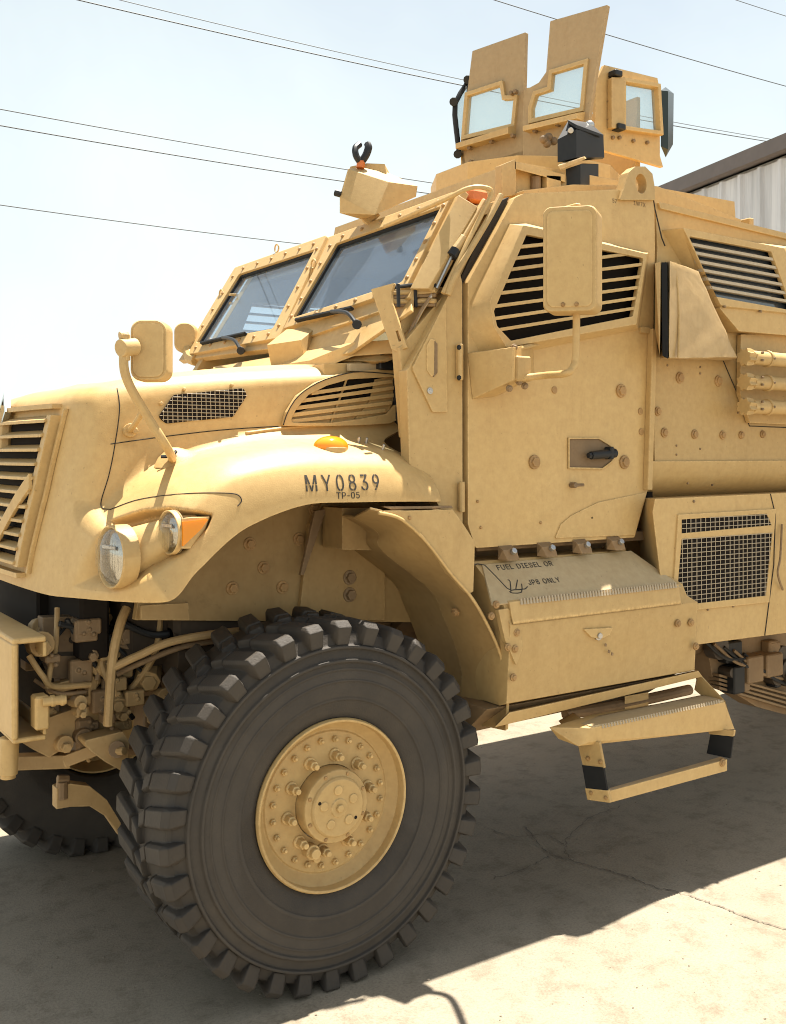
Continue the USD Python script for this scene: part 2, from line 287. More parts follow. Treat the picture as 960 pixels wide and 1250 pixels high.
# ------------------------------------------------------------------ ground
gm = mat('concrete', {'g': ('geometry', {}), 'n1': ('noise_texture', dict(scale=.55, detail=7, roughness=.65)), 'n2': ('noise_texture', dict(scale=7., detail=8, roughness=.75)), 'n3': ('noise_texture', dict(scale=110., detail=4, roughness=.8)),
    'r1': ('rgb_ramp', dict(ramp=[(.3, (.225, .188, .138)), (.5, (.268, .228, .170)), (.7, (.295, .252, .192))])), 'r2': ('rgb_ramp', dict(ramp=[(.32, (.55, .52, .48)), (.5, (.95, .95, .95)), (.62, (1, 1, 1))])), 'r3': ('rgb_ramp', dict(ramp=[(.3, (.62, .6, .57)), (.55, (1, 1, 1)), (.8, (1, 1, 1))])),
    'vo': ('voronoi_texture', dict(scale=260.)), 'rv': ('rgb_ramp', dict(ramp=[(.0, (.7, .68, .64)), (.3, (1, 1, 1)), (.8, (1.0, .98, .95))])), 'm3': ('mix_color', dict(blend_type='multiply', fac=.35)), 'n4': ('noise_texture', dict(scale=1.7, detail=9, roughness=.72, distortion=1.2)), 'r4': ('rgb_ramp', dict(ramp=[(.58, (1, 1, 1)), (.70, (.84, .81, .78)), (.85, (.7, .66, .62))])), 'm4': ('mix_color', dict(blend_type='multiply', fac=.7)),
    'm1': ('mix_color', dict(blend_type='multiply', fac=.75)), 'm2': ('mix_color', dict(blend_type='multiply', fac=.8)), 'b': ('bump', dict(strength=.35, distance=.006)), 'p': ('principled_bsdf', dict(roughness=.85, specular_ior_level=.25))},
    [('g.position', 'n1.vector'), ('g.position', 'n2.vector'), ('g.position', 'n3.vector'), ('n1.fac', 'r1.fac'), ('n2.fac', 'r2.fac'), ('n3.fac', 'r3.fac'), ('r1.color', 'm1.a'), ('r2.color', 'm1.b'), ('m1.result', 'm2.a'), ('r3.color', 'm2.b'), ('m2.result', 'm3.a'), ('g.position', 'vo.vector'), ('vo.color', 'rv.fac'), ('rv.color', 'm3.b'), ('m3.result', 'm4.a'), ('g.position', 'n4.vector'), ('n4.fac', 'r4.fac'), ('r4.color', 'm4.b'), ('m4.result', 'p.base_color'), ('n3.fac', 'b.height'), ('b.normal', 'p.normal')], 'p.BSDF')
S = 900.
ground = obj('/World', 'ground', trimesh.Trimesh([(-S, -S, 0), (S, -S, 0), (S, S, 0), (-S, S, 0)], [(0, 1, 2), (0, 2, 3)], process=False), gm, False, label='pale dusty concrete yard the truck stands on, half in its shadow', category='ground', kind='structure')
def crack(pix, w):
    pts = [at(x, y, z=0.) for x, y in pix]; p = smooth_path(pts, 14); r = np.random.default_rng(len(pix)); p[:, :2] += r.normal(0, .0045, (len(p), 2))
    d = np.gradient(p, axis=0); s = np.stack([-d[:, 1], d[:, 0], d[:, 2] * 0], 1); s /= np.linalg.norm(s, axis=1, keepdims=True)
    ww = w * (.35 + r.random(len(p)))[:, None]; ww[0] = ww[-1] = .0005; z = V([0, 0, .004]); n = len(p)
    v = np.vstack([p + s * ww + z, p - s * ww + z]); f = []
    for i in range(n - 1): f += [(i, i + 1, i + 1 + n), (i, i + 1 + n, i + n)]
    return trimesh.Trimesh(v, f, process=False)
CRK = plain('crack_dark', (.11, .09, .07), .9)  # plain dark colour of the thin crack strips
for pix, w in (([(640, 1010), (668, 1040), (700, 1052), (735, 1062), (770, 1072), (800, 1084), (835, 1092), (870, 1104), (905, 1118), (940, 1130), (985, 1143)], .0026), ([(700, 1052), (690, 1030), (720, 1000), (760, 985)], .002), ([(600, 1075), (640, 1062), (672, 1045)], .002), ([(590, 1010), (630, 1022), (665, 1020), (690, 1032)], .0018)):
    obj(ground, 'crack', crack(pix, w), CRK, False)

gr = np.random.default_rng(5); peb = []
for k in range(420):
    q = at(gr.random() * 1000 - 20, 900 + 360 * gr.random() ** .8, z=0.); r_ = (.0012 + .003 * gr.random() ** 3)
    i_ = trimesh.creation.icosphere(0, 1.); peb.append(trimesh.Trimesh(i_.vertices * V([r_ * 1.3, r_, r_ * .7]) * (1 + .25 * gr.normal(0, 1, (12, 1)).clip(-1, 1)) + q + V([0, 0, r_ * .4]), i_.faces, process=False))
obj('/World', 'grit', cat(peb), plain('grit_stone', (.22, .18, .13), .9), False, label='loose grit and tiny stones scattered over the yard', category='grit', kind='stuff')

# ------------------------------------------------------------------ metal building behind
bd = nrm(RT * -.345 + FW * .939); bn = V([bd[1], -bd[0], 0.]);  bn = bn if bn @ (CAM - (CAM + RT * 3.87 + FW * 10)) > 0 else -bn
b0 = CAM + RT * 3.87 + FW * 10; b0[2] = 0
bld = thing('metal_building', b0, label='pale corrugated metal building with dark brown roof edge behind the truck', category='building')
WALLM = mat('corrugated_steel', {'g': ('geometry', {}), 'mp': ('mapping', dict(scale=(6., 6., .35))), 'n': ('noise_texture', dict(scale=2., detail=6, roughness=.7)), 'oi': ('object_info', {}), 'r': ('rgb_ramp', dict(ramp=[(.3, (.40, .40, .41)), (.55, (.55, .55, .56)), (.75, (.62, .61, .60))])), 'v': ('map_range', dict(to_min=.9, to_max=1.06)), 'h': ('hsv', {}), 'p': ('principled_bsdf', dict(roughness=.5, metallic=.0))},
    [('g.position', 'mp.vector'), ('mp.vector', 'n.vector'), ('n.fac', 'r.fac'), ('r.color', 'h.color'), ('oi.random', 'v.value'), ('v.result', 'h.value'), ('h.color', 'p.base_color')], 'p.BSDF')
ROOFM = plain('brown_roof_trim', (.105, .082, .07), .5, scale=8.)
EAVE = 4.66
def bw(s, d, z): return b0 + bd * s + bn * d + UP * z
core = loft([[bw(s, -.06, 0), bw(s, -.06, EAVE), bw(s, -5, EAVE + 1.2), bw(s, -10, EAVE), bw(s, -10, 0)] for s in (-5.5, 6.5)])
obj(bld, 'wall_core', core, WALLM, False)
for i in range(40):
    s = -5.5 + i * .3
    prof = [(0, 0), (.11, 0), (.135, .035), (.175, .035), (.2, 0), (.3, 0)]
    ring = [bw(s + a, d, z) for z in (0, EAVE - .05) for a, d in prof]; n = len(prof)
    vs = V(ring + [bw(s + a, d - .012, z) for z in (0, EAVE - .05) for a, d in prof]); f = []
    for j in range(n - 1): f += [(j, j + 1, j + 1 + n), (j, j + 1 + n, j + n)]
    obj(bld, 'wall_panel', trimesh.Trimesh(vs[:2 * n], f, process=False), WALLM, False)
obj(bld, 'roof', cat([loft([[bw(s, .10, EAVE + .08), bw(s, .10, EAVE + .14), bw(s, -5, EAVE + 1.42), bw(s, -5, EAVE + 1.36)] for s in (-5.6, 6.6)]), loft([[bw(s, -10.25, EAVE + .10), bw(s, -10.25, EAVE + .16), bw(s, -5, EAVE + 1.42), bw(s, -5, EAVE + 1.36)] for s in (-5.6, 6.6)])]), ROOFM, False)
obj(bld, 'gutter', loft([[bw(s, .037, EAVE - .02), bw(s, .08, EAVE - .02), bw(s, .11, EAVE + .0), bw(s, .11, EAVE + .15), bw(s, .037, EAVE + .13)] for s in (-5.6, 6.6)]), ROOFM, False)

# ------------------------------------------------------------------ power lines
WIREM = plain('wire_black', (.05, .055, .06), .6)
def wire(p, q, dep, r, label):
    """A sagging line over the yard, through the two sight points p and q, in a vertical plane dep metres off."""
    dr = nrm(RT * 2.03 + FW); n = nrm(np.cross(dr, UP)); pl = Plane(CAM + FW * dep, n)
    a, b = pl.p(*p), pl.p(*q); d = (b - a) / np.linalg.norm((b - a)[:2]); a0, b1 = a - d * 7, b + d * 10; t = np.linspace(0, 1, 40)[:, None]
    s = np.linalg.norm(a - a0) / np.linalg.norm(b1 - a0); e = np.linalg.norm(b - a0) / np.linalg.norm(b1 - a0)
    pts = a0 + (b1 - a0) * t; pts[:, 2] += .25 * ((t[:, 0] - s) * (t[:, 0] - e)) / max((e - s) ** 2, .2)
    obj('/World', 'power_line', tube(pts, r, 5, 0), WIREM, True, label=label, category='power line', group='power lines crossing the sky')
wire((97, 0), (565, 104), 20, .0115, 'lower and thicker wire of the pair crossing the top left sky')
wire((148, 0), (565, 97), 20.6, .008, 'upper and thinner wire of the pair crossing the top left sky')
wire((0, 133), (527, 223), 21, .010, 'upper wire of the pair running to the sensor box on the roof')
wire((0, 153), (418, 221), 21.5, .012, 'lower wire of the pair running to the sensor box on the roof')
wire((0, 250), (362, 297), 22, .010, 'lowest single wire on the left, dropping behind the windscreen top')
wire((605, 0), (960, 105), 19, .010, 'wire passing behind the tall turret shield to the right edge')
wire((900, 0), (962, 20), 19, .008, 'short stretch of wire in the top right corner of the sky')

# ================================================================== THE TRUCK
C = 1.05                      # its middle plane; front is -X, the near side is -Y
T = thing('armored_truck', (1.5, C, 0), label='tan armored military truck with louvred windows and roof turret', category='truck')
YD = .12
def mirror_y(m):
    v = m.vertices.copy(); v[:, 1] = 2 * C - v[:, 1]; return trimesh.Trimesh(v, m.faces[:, ::-1], process=False)

# ---- bonnet, nose and front mudguards: one pressed shell over a grid of stations
grid = [
 [(.565,C,2.05),(.565,.72,2.045),(.565,.455,2.015),(.565,.405,1.965),(.565,.40,1.81),(.42,.33,1.732),(.445,.20,1.672),(.47,.105,1.60),(.475,.06,1.525)],
 [(.28,C,2.04),(.26,.72,2.035),(.25,.455,2.00),(.25,.405,1.95),(.25,.40,1.80),(.25,.33,1.745),(.25,.17,1.705),(.25,.085,1.64),(.25,.06,1.53)],
 [(.05,C,2.02),(.02,.72,2.015),(0,.455,1.98),(0,.408,1.93),(0,.40,1.785),(0,.345,1.742),(0,.17,1.708),(0,.085,1.645),(0,.06,1.533)],
 [(-.12,C,1.995),(-.18,.72,1.99),(-.25,.455,1.955),(-.25,.412,1.905),(-.25,.40,1.762),(-.25,.375,1.708),(-.25,.18,1.680),(-.25,.085,1.615),(-.25,.06,1.47)],
 [(-.25,C,1.975),(-.35,.72,1.965),(-.45,.465,1.93),(-.46,.425,1.875),(-.46,.41,1.735),(-.452,.392,1.648),(-.44,.21,1.605),(-.43,.095,1.51),(-.42,.06,1.345)],
 [(-.32,C,1.965),(-.43,.74,1.95),(-.565,.485,1.905),(-.60,.465,1.845),(-.60,.435,1.72),(-.606,.415,1.535),(-.594,.265,1.45),(-.555,.11,1.36),(-.515,.05,1.262)],
 [(-.38,C,1.96),(-.48,.79,1.94),(-.615,.54,1.90),(-.65,.53,1.84),(-.66,.522,1.70),(-.678,.512,1.57),(-.69,.49,1.45),(-.69,.44,1.34),(-.68,.38,1.245)],
 [(-.43,C,1.955),(-.52,.85,1.935),(-.635,.64,1.90),(-.675,.635,1.84),(-.69,.63,1.70),(-.70,.625,1.57),(-.715,.61,1.44),(-.725,.585,1.335),(-.728,.555,1.24)],
 [(-.46,C,1.952),(-.54,.94,1.93),(-.65,.84,1.902),(-.70,.83,1.845),(-.715,.82,1.70),(-.725,.81,1.57),(-.735,.80,1.44),(-.745,.79,1.335),(-.748,.78,1.24)],
 [(-.48,C,1.95),(-.55,C,1.93),(-.66,C,1.905),(-.715,C,1.85),(-.725,C,1.70),(-.735,C,1.57),(-.745,C,1.44),(-.755,C,1.335),(-.758,C,1.24)]]
G = V(grid, float)
def sheet(ku, kv):
    uu, vv = np.linspace(0, 9, ku), np.linspace(0, 8, kv)
    v = PchipInterpolator(np.arange(9), PchipInterpolator(np.arange(10), G, axis=0)(uu), axis=1)(vv).reshape(-1, 3)
    i = np.arange(ku * kv).reshape(ku, kv); q = np.stack([i[:-1, :-1], i[:-1, 1:], i[1:, 1:], i[1:, :-1]], -1).reshape(-1, 4)
    return v, np.vstack([q[:, [0, 1, 2]], q[:, [0, 2, 3]]])
hv, hf = sheet(64, 57); half = trimesh.Trimesh(hv, hf, process=False)
# the pressing proper, finer, with the pocket that holds the lamps pushed in below a brow
fv, ff = sheet(300, 231)
import shapely
rel = fv - CAM; dep = rel @ FW; ppx = np.stack([CX + FPX * (rel @ RT) / dep, HY - FPX * rel[:, 2] / dep], 1)
pocket = Polygon([(84, 718), (96, 688), (112, 660), (132, 634), (172, 622), (206, 619), (236, 622), (262, 627), (254, 648), (228, 676), (196, 702), (166, 720), (140, 727), (100, 724)]).buffer(-4).buffer(4)
pin = shapely.contains_xy(pocket, ppx[:, 0], ppx[:, 1]) & (fv[:, 1] < .7) & (fv[:, 0] < -.35); pd = shapely.distance(shapely.points(ppx), pocket.exterior)
low = np.clip((ppx[:, 1] - 640) / 80, 0, 1); wd = 13 + 26 * low + np.clip((135 - ppx[:, 0]) / 35, 0, 1) * 16
w_ = np.where(pin, np.clip(pd / wd, 0, 1), 0); w_ = w_ * w_ * (3 - 2 * w_)
fv = fv + w_[:, None] * V([.055, .050, 0])
fv2 = fv.copy(); fv2[:, 1] = 2 * C - fv2[:, 1]
full = trimesh.Trimesh(np.vstack([fv, fv2]), np.vstack([ff, ff[:, ::-1] + len(fv)]), process=False); full.merge_vertices(digits_vertex=5)
full.remove_unreferenced_vertices(); full.update_faces(full.nondegenerate_faces())
if full.vertex_normals[:, 2].mean() < 0: full.invert()
def solid(m, t):
    """Gives an open sheet a thickness t, inwards."""
    n = m.vertex_normals; v = np.vstack([m.vertices, m.vertices - n * t]); k = len(m.vertices); f = [m.faces, m.faces[:, ::-1] + k]
    e = m.edges_sorted; u, c = np.unique(e, axis=0, return_counts=True); border = set(map(tuple, u[c == 1])); r = []
    for a, b in m.edges:
        if (min(a, b), max(a, b)) in border: r += [(b, a, a + k), (b, a + k, b + k)]
    return trimesh.Trimesh(v, np.vstack(f + [V(r)]), process=False)
hood = obj(T, 'hood', solid(full, .012), TAN, 40)
def seam(pix, r=.0018, mesh=half, parent=None, k=5, m=SEAM, name='panel_gap'):
    pts = [on(mesh, *q) for q in pix]; pts = [q[0] + q[1] * r * .15 for q in pts if q is not None]
    d = smooth_path(pts, 8); q = []
    for p in d:
        h = first_hit(mesh, CAM, p - CAM); q.append(h[0] + h[1] * r * .1 if h is not None and np.linalg.norm(h[0] - p) < .03 else p)
    obj(parent or hood, name, tube(q, r, 5, 0), m, True)
seam([(143, 474), (146, 500), (140, 545), (133, 580), (124, 610), (125, 620), (135, 622)])
seam([(135, 542), (200, 533), (270, 525), (330, 521), (340, 521)])
seam([(135, 622), (165, 611), (200, 605), (240, 602), (275, 602), (290, 604), (295, 611), (290, 618)])
# drip rail on the rear of the bonnet side, where it meets the mudguard
seam([(300, 529), (345, 523), (380, 520), (405, 519)], .006, m=TAN, name='rain_rail')
# grille, set in a moulded frame
PG = Plane((-.745, .7, 1.5), nrm((-1., -.06, -.0)))
gx = [at(81, 505, x=-.70), at(55, 695, x=-.745)]
def gpt(y, z):
    h = first_hit(half, (-2, min(y, 2 * C - y), z), (1, 0, 0)); return V([h[0][0], y, z])
def ring_on_nose(yz, out): return [gpt(y, z) + V([-out, 0, 0]) for y, z in yz]
gTop, gBot = 1.815, 1.315
yt, yb = .60, .745
def gy(z, k=0.): return yt + (yb - yt) * (gTop - z) / (gTop - gBot) + k
back = []
zs = np.linspace(gBot, gTop, 9)
nv_, fv_ = [], []
for i, z in enumerate(zs):
    ys = np.linspace(gy(z), 2 * C - gy(z), 13)
    for y in ys: nv_.append(gpt(y, z) + V([-.004, 0, 0]))
for i in range(8):
    for j in range(12): a = i * 13 + j; fv_ += [(a, a + 1, a + 14), (a, a + 14, a + 13)]
grille = obj(T, 'grille', trimesh.Trimesh(nv_, fv_, process=False), DARK, True)
def nose_path(yz, out, n=6):
    q = []
    for (y0, z0), (y1, z1) in zip(yz[:-1], yz[1:]):
        for t in np.arange(n) / n: q.append(gpt(y0 + (y1 - y0) * t, z0 + (z1 - z0) * t) + V([-out, 0, 0]))
    q.append(gpt(*yz[-1]) + V([-out, 0, 0])); return V(q)
def strip(path, w, t, side):
    """A flat moulding along a path on the nose, w wide along 'side', t deep."""
    rings = []
    for p in path: rings.append([p + side * w / 2, p - side * w / 2, p - side * w / 2 + V([-t, 0, 0]), p + side * w / 2 + V([-t, 0, 0])])
    return loft(rings)
ycap = V([0, 1., 0])
for sgn in (0, 1):
    f_ = (lambda y: y) if not sgn else (lambda y: 2 * C - y)
    pth = nose_path([(f_(gy(gTop)), gTop), (f_(gy(gBot)), gBot)], .0)
    obj(grille, 'frame_side', strip(pth, .05, .035, ycap), TAN)
    pth = nose_path([(f_(gy(gTop)) - (.045 if not sgn else -.045), gTop + .02), (f_(gy(gBot)) - (.045 if not sgn else -.045), gBot - .02)], .0)
    obj(grille, 'outer_lip', strip(pth, .016, .014, ycap), TAN)
obj(grille, 'frame_bar', strip(nose_path([(gy(gTop), gTop + .03), (2 * C - gy(gTop), gTop + .03)], 0, 12), .016, .03, UP), TAN)
obj(grille, 'frame_bar', strip(nose_path([(gy(gBot), gBot - .03), (2 * C - gy(gBot), gBot - .03)], 0, 12), .016, .03, UP), TAN)
for k in range(11):
    z = gBot + .012 + k * (gTop - gBot - .03) / 10
    pth = nose_path([(gy(z) + .01, z), (2 * C - gy(z) - .01, z)], .012, 10); rings = []
    for p in pth: rings.append([p + V([-.030, 0, .004]), p + V([-.030, 0, -.006]), p + V([0, 0, .006]), p + V([.004, 0, .018])])
    obj(grille, 'slat', loft(rings), TAN)
obj(grille, 'brace', strip(nose_path([(gy(1.60) + .01, 1.60), (C, 1.33)], .036, 10), .05, .012, UP), TAN)
obj(grille, 'brace', strip(nose_path([(2 * C - gy(1.60) - .01, 1.60), (C, 1.33)], .036, 10), .05, .012, UP), TAN)
obj(hood, 'nose_ridge', tube([gpt(C, z) + V([-.012, 0, 0]) for z in (1.86, 1.78, 1.70)], .03, 8, 3), TAN)
eo = gpt(C, 1.84); E = Plane(eo + V([-.035, 0, 0]), (-1, 0, .12))
obj(hood, 'emblem', cat([extr(E, Polygon([(0, .07), (.055, 0), (0, -.07), (-.055, 0)]).difference(Polygon([(0, .05), (.038, 0), (0, -.05), (-.038, 0)])), .02)]), REFLECTOR)
obj(hood, 'emblem', extr(E, Polygon([(0, .05), (.038, 0), (0, -.05), (-.038, 0)]), .02, -.004), BLACK)
# mesh vent in the bonnet side
PV = Plane(on(half, 245, 497)[0], on(half, 245, 497)[1])
vent = [(193, 509), (212, 482), (297, 474), (301, 483), (284, 509), (203, 517)]
hv_ = obj(T, 'hood_vent', plate(PV, vent, .006, .004, r=.012), DARK)
obj(hv_, 'mesh_screen', screen(PV, vent, .0165, .0125, .0021, .005), PALE)
for q in ((196, 493), (224, 476), (282, 471)):
    h = on(half, *q); obj(hv_, 'clip', cyl(h[0], h[0] + h[1] * .015, .006, 8), TAN)
# louvred side vent
PL = Plane(on(half, 420, 490)[0] + V([0, -.012, 0]), (0, -1, 0))
lo = [(344, 520), (349, 503), (362, 483), (385, 467), (412, 457), (440, 453), (496, 447), (497, 475), (493, 508), (474, 517), (440, 519), (405, 520)]
li = [(352, 516), (360, 499), (375, 482), (397, 471), (425, 463), (480, 460), (485, 470), (483, 492), (471, 505), (440, 511), (404, 516)]
lv = obj(T, 'side_louvre', plate(PL, lo, .03, .012, r=.006, holes=[li], hr=.01), TAN)
obj(lv, 'opening', plate(PL, lo, .008, -.012), DARK)
obj(lv, 'panel_gap', tube([PL.w(*q, .0125) for q in PL.pts([(344, 519), (350, 502), (363, 483), (386, 467.5), (413, 458), (440, 454), (487, 458)])], .0022, 5, 3), SEAM)
lip_ = rpoly(PL.pts(li), .01)
for (a, b) in (((380, 480), (478, 465.5)), ((366, 489.5), (480, 473.5)), ((358, 498.5), (480, 482.5)), ((353, 507), (478, 491.5)), ((350, 515), (470, 501))):
    pa, pb = PL.ab(PL.p(*a)), PL.ab(PL.p(*b)); w_ = Polygon([pa - (0, .0068), pb - (0, .0068), pb + (0, .0068), pa + (0, .0068)]).intersection(lip_)
    g_ = extr(PL, w_, .022, .006); obj(lv, 'slat', g_, TAN)
obj(lv, 'rear_cover', extr(PL, Polygon(PL.pts([(459, 463), (484, 458), (486, 478), (474, 505), (445, 512), (434, 511), (452, 490)])).intersection(lip_), .006, -.004), TAN)
obj(lv, 'stay', bar(PL.w(*PL.ab(PL.p(424, 463)), -.004), PL.w(*PL.ab(PL.p(405, 516)), -.004), .008, .006, up=PL.n), TAN)
obj(T, 'hood_edge_pad', plate(PY(.40), [(425, 444), (492, 443), (490, 454), (425, 453)], .02, .012, r=.002), GRIP)
# amber marker on the mudguard
h = on(half, 404, 545); mk = obj(T, 'marker_light', trimesh.Trimesh(*[x for x in (lambda s: (s.vertices * V([.062, .05, .038]) + h[0] + V([0, 0, -.002]), s.faces))(trimesh.creation.icosphere(3, 1.))], process=False), ORANGE, True, label='domed amber marker light on the mudguard')
obj(mk, 'base', cyl(h[0] + V([0, 0, -.05]), h[0] + V([0, 0, -.002]), .055, 24), TAN)
for q in ((438, 540), (447, 541), (467, 549)):
    h = on(half, *q)
    if h: obj(T, 'stud', cyl(h[0] - h[1] * .003, h[0] + h[1] * .02, .005, 6), STEEL)
# stencilled number, laid on the mudguard
def on_side(mesh):
    v = mesh.subdivide_to_size(.012).copy() if hasattr(mesh, 'subdivide_to_size') else mesh; q = v.vertices.copy()
    for i, p in enumerate(q):
        hh = first_hit(half, (p[0], -1, p[2]), (0, 1, 0))
        if hh is not None: q[i] = V([p[0], hh[0][1] + p[1], p[2]]) + V([0, -.0012, .0])
    return trimesh.Trimesh(q, v.faces, process=False)
t0 = on(half, 374, 600)[0]; t1 = on(half, 470, 598)[0]
PT = Plane((t0[0], 0, t0[2]), (0, -1, 0)); big, w0 = letters('MY0839', .052, PT, 0, 0, gap=1.7, squeeze=.8, bold=False)
sc_ = (t1[0] - t0[0]) / w0; bv_ = big.vertices; bv_[:, 0] = t0[0] + (bv_[:, 0] - t0[0]) * sc_
number = obj(hood, 'stencil_number', on_side(big), INK, False)
s0 = on(half, 411, 609)[0]; s1 = on(half, 441, 609)[0]; PT = Plane((s0[0], 0, s0[2]), (0, -1, 0)); sm, w1 = letters('TP-05', .021, PT, 0, 0, gap=1.2, bold=False)
sm.vertices[:, 0] = s0[0] + (sm.vertices[:, 0] - s0[0]) * (s1[0] - s0[0]) / w1; obj(hood, 'stencil_number', on_side(sm), INK, False)
# headlamps: a big one inboard, a small one outboard, in tubular pods
def lamp_ring(p, d, r):
    ax = nrm(np.cross(d, UP)); u_ = np.cross(ax, d); an = np.arange(32) / 32 * 2 * math.pi
    return np.outer(np.cos(an), ax) * r + np.outer(np.sin(an), u_) * r + p
LD = nrm((-1., -.12, 0))
def lamp(name, p, r, back_, label):
    p = V(p); d = LD; ax = nrm(np.cross(d, UP)); u_ = np.cross(ax, d); q = lambda e, k: lamp_ring(p + d * e, d, r * k)
    L = obj(T, name, loft([q(-back_, 1.15), q(-.02, 1.15), q(.002, 1.13), q(.004, 1.09), q(.0, 1.04), q(-.008, 1.01)]), TAN, 40, label=label)
    obj(L, 'reflector', loft([q(-.004, 1), q(-.05, .72), q(-.075, .2)]), REFLECTOR, True)
    obj(L, 'lens', loft([q(-.002, 1.02), q(.012, .85), q(.022, .5), q(.026, .05)]), LENS, 60)
    obj(L, 'lens_rib', cat([bar(p + d * .012 + ax * k * r * .22 + u_ * math.sqrt(max(1 - (k * .22) ** 2, 0)) * r * .85, p + d * .012 + ax * k * r * .22 - u_ * math.sqrt(max(1 - (k * .22) ** 2, 0)) * r * .85, .003, .003, up=d, c=.0005) for k in range(-4, 5)]), LENS)
    obj(L, 'bulb', cyl(p - d * .06, p - d * .015, r * .16, 10), STEEL)
    obj(L, 'bulb_shield', bar(p + d * .004 - ax * r * .5 + u_ * r * .35, p + d * .004 + ax * r * .5 + u_ * r * .35, .012, .008, up=d), STEEL)
    return L
lp1 = at(135, 680, x=on(half, 136, 680)[0][0] - .010); lp2 = at(206, 650, x=on(half, 207, 650)[0][0] - .006)
lamp('headlight', lp1, .083, .05, 'large round inboard headlight')
lamp('headlight', lp2, .058, .014, 'small round outboard headlight')
obj(T, 'lamp_fairing', hull(np.vstack([lamp_ring(lp1 - LD * .045 + V([0, .01, 0]), LD, .078), lamp_ring(lp1 - LD * .12, LD, .08), lamp_ring(lp2 - LD * .03 + V([0, .022, 0]), LD, .046), lamp_ring(lp2 - LD * .09 + V([0, .02, 0]), LD, .05)])), TAN, 40)
# turn signal outboard of the small lamp
ta, tb_, tc = at(221, 633, x=lp2[0] + .012), at(221, 670, x=lp2[0] + .012), on(half, 256, 631)[0] + V([-.004, -.003, 0])
tnn = np.cross(tb_ - ta, tc - ta); tnn = tnn if tnn[1] < 0 else -tnn
PS = Plane(ta, tnn)
obj(T, 'lamp_fairing', hull([ta, tb_, tc, tc + V([.03, .05, 0]), tb_ + V([.08, .06, -.01]), ta + V([.06, .06, 0])]), TAN, 30)
obj(T, 'turn_signal', plate(PS, [(222, 637), (253, 633.5), (245, 645), (222, 667)], .008, .006, r=.001), ORANGE)

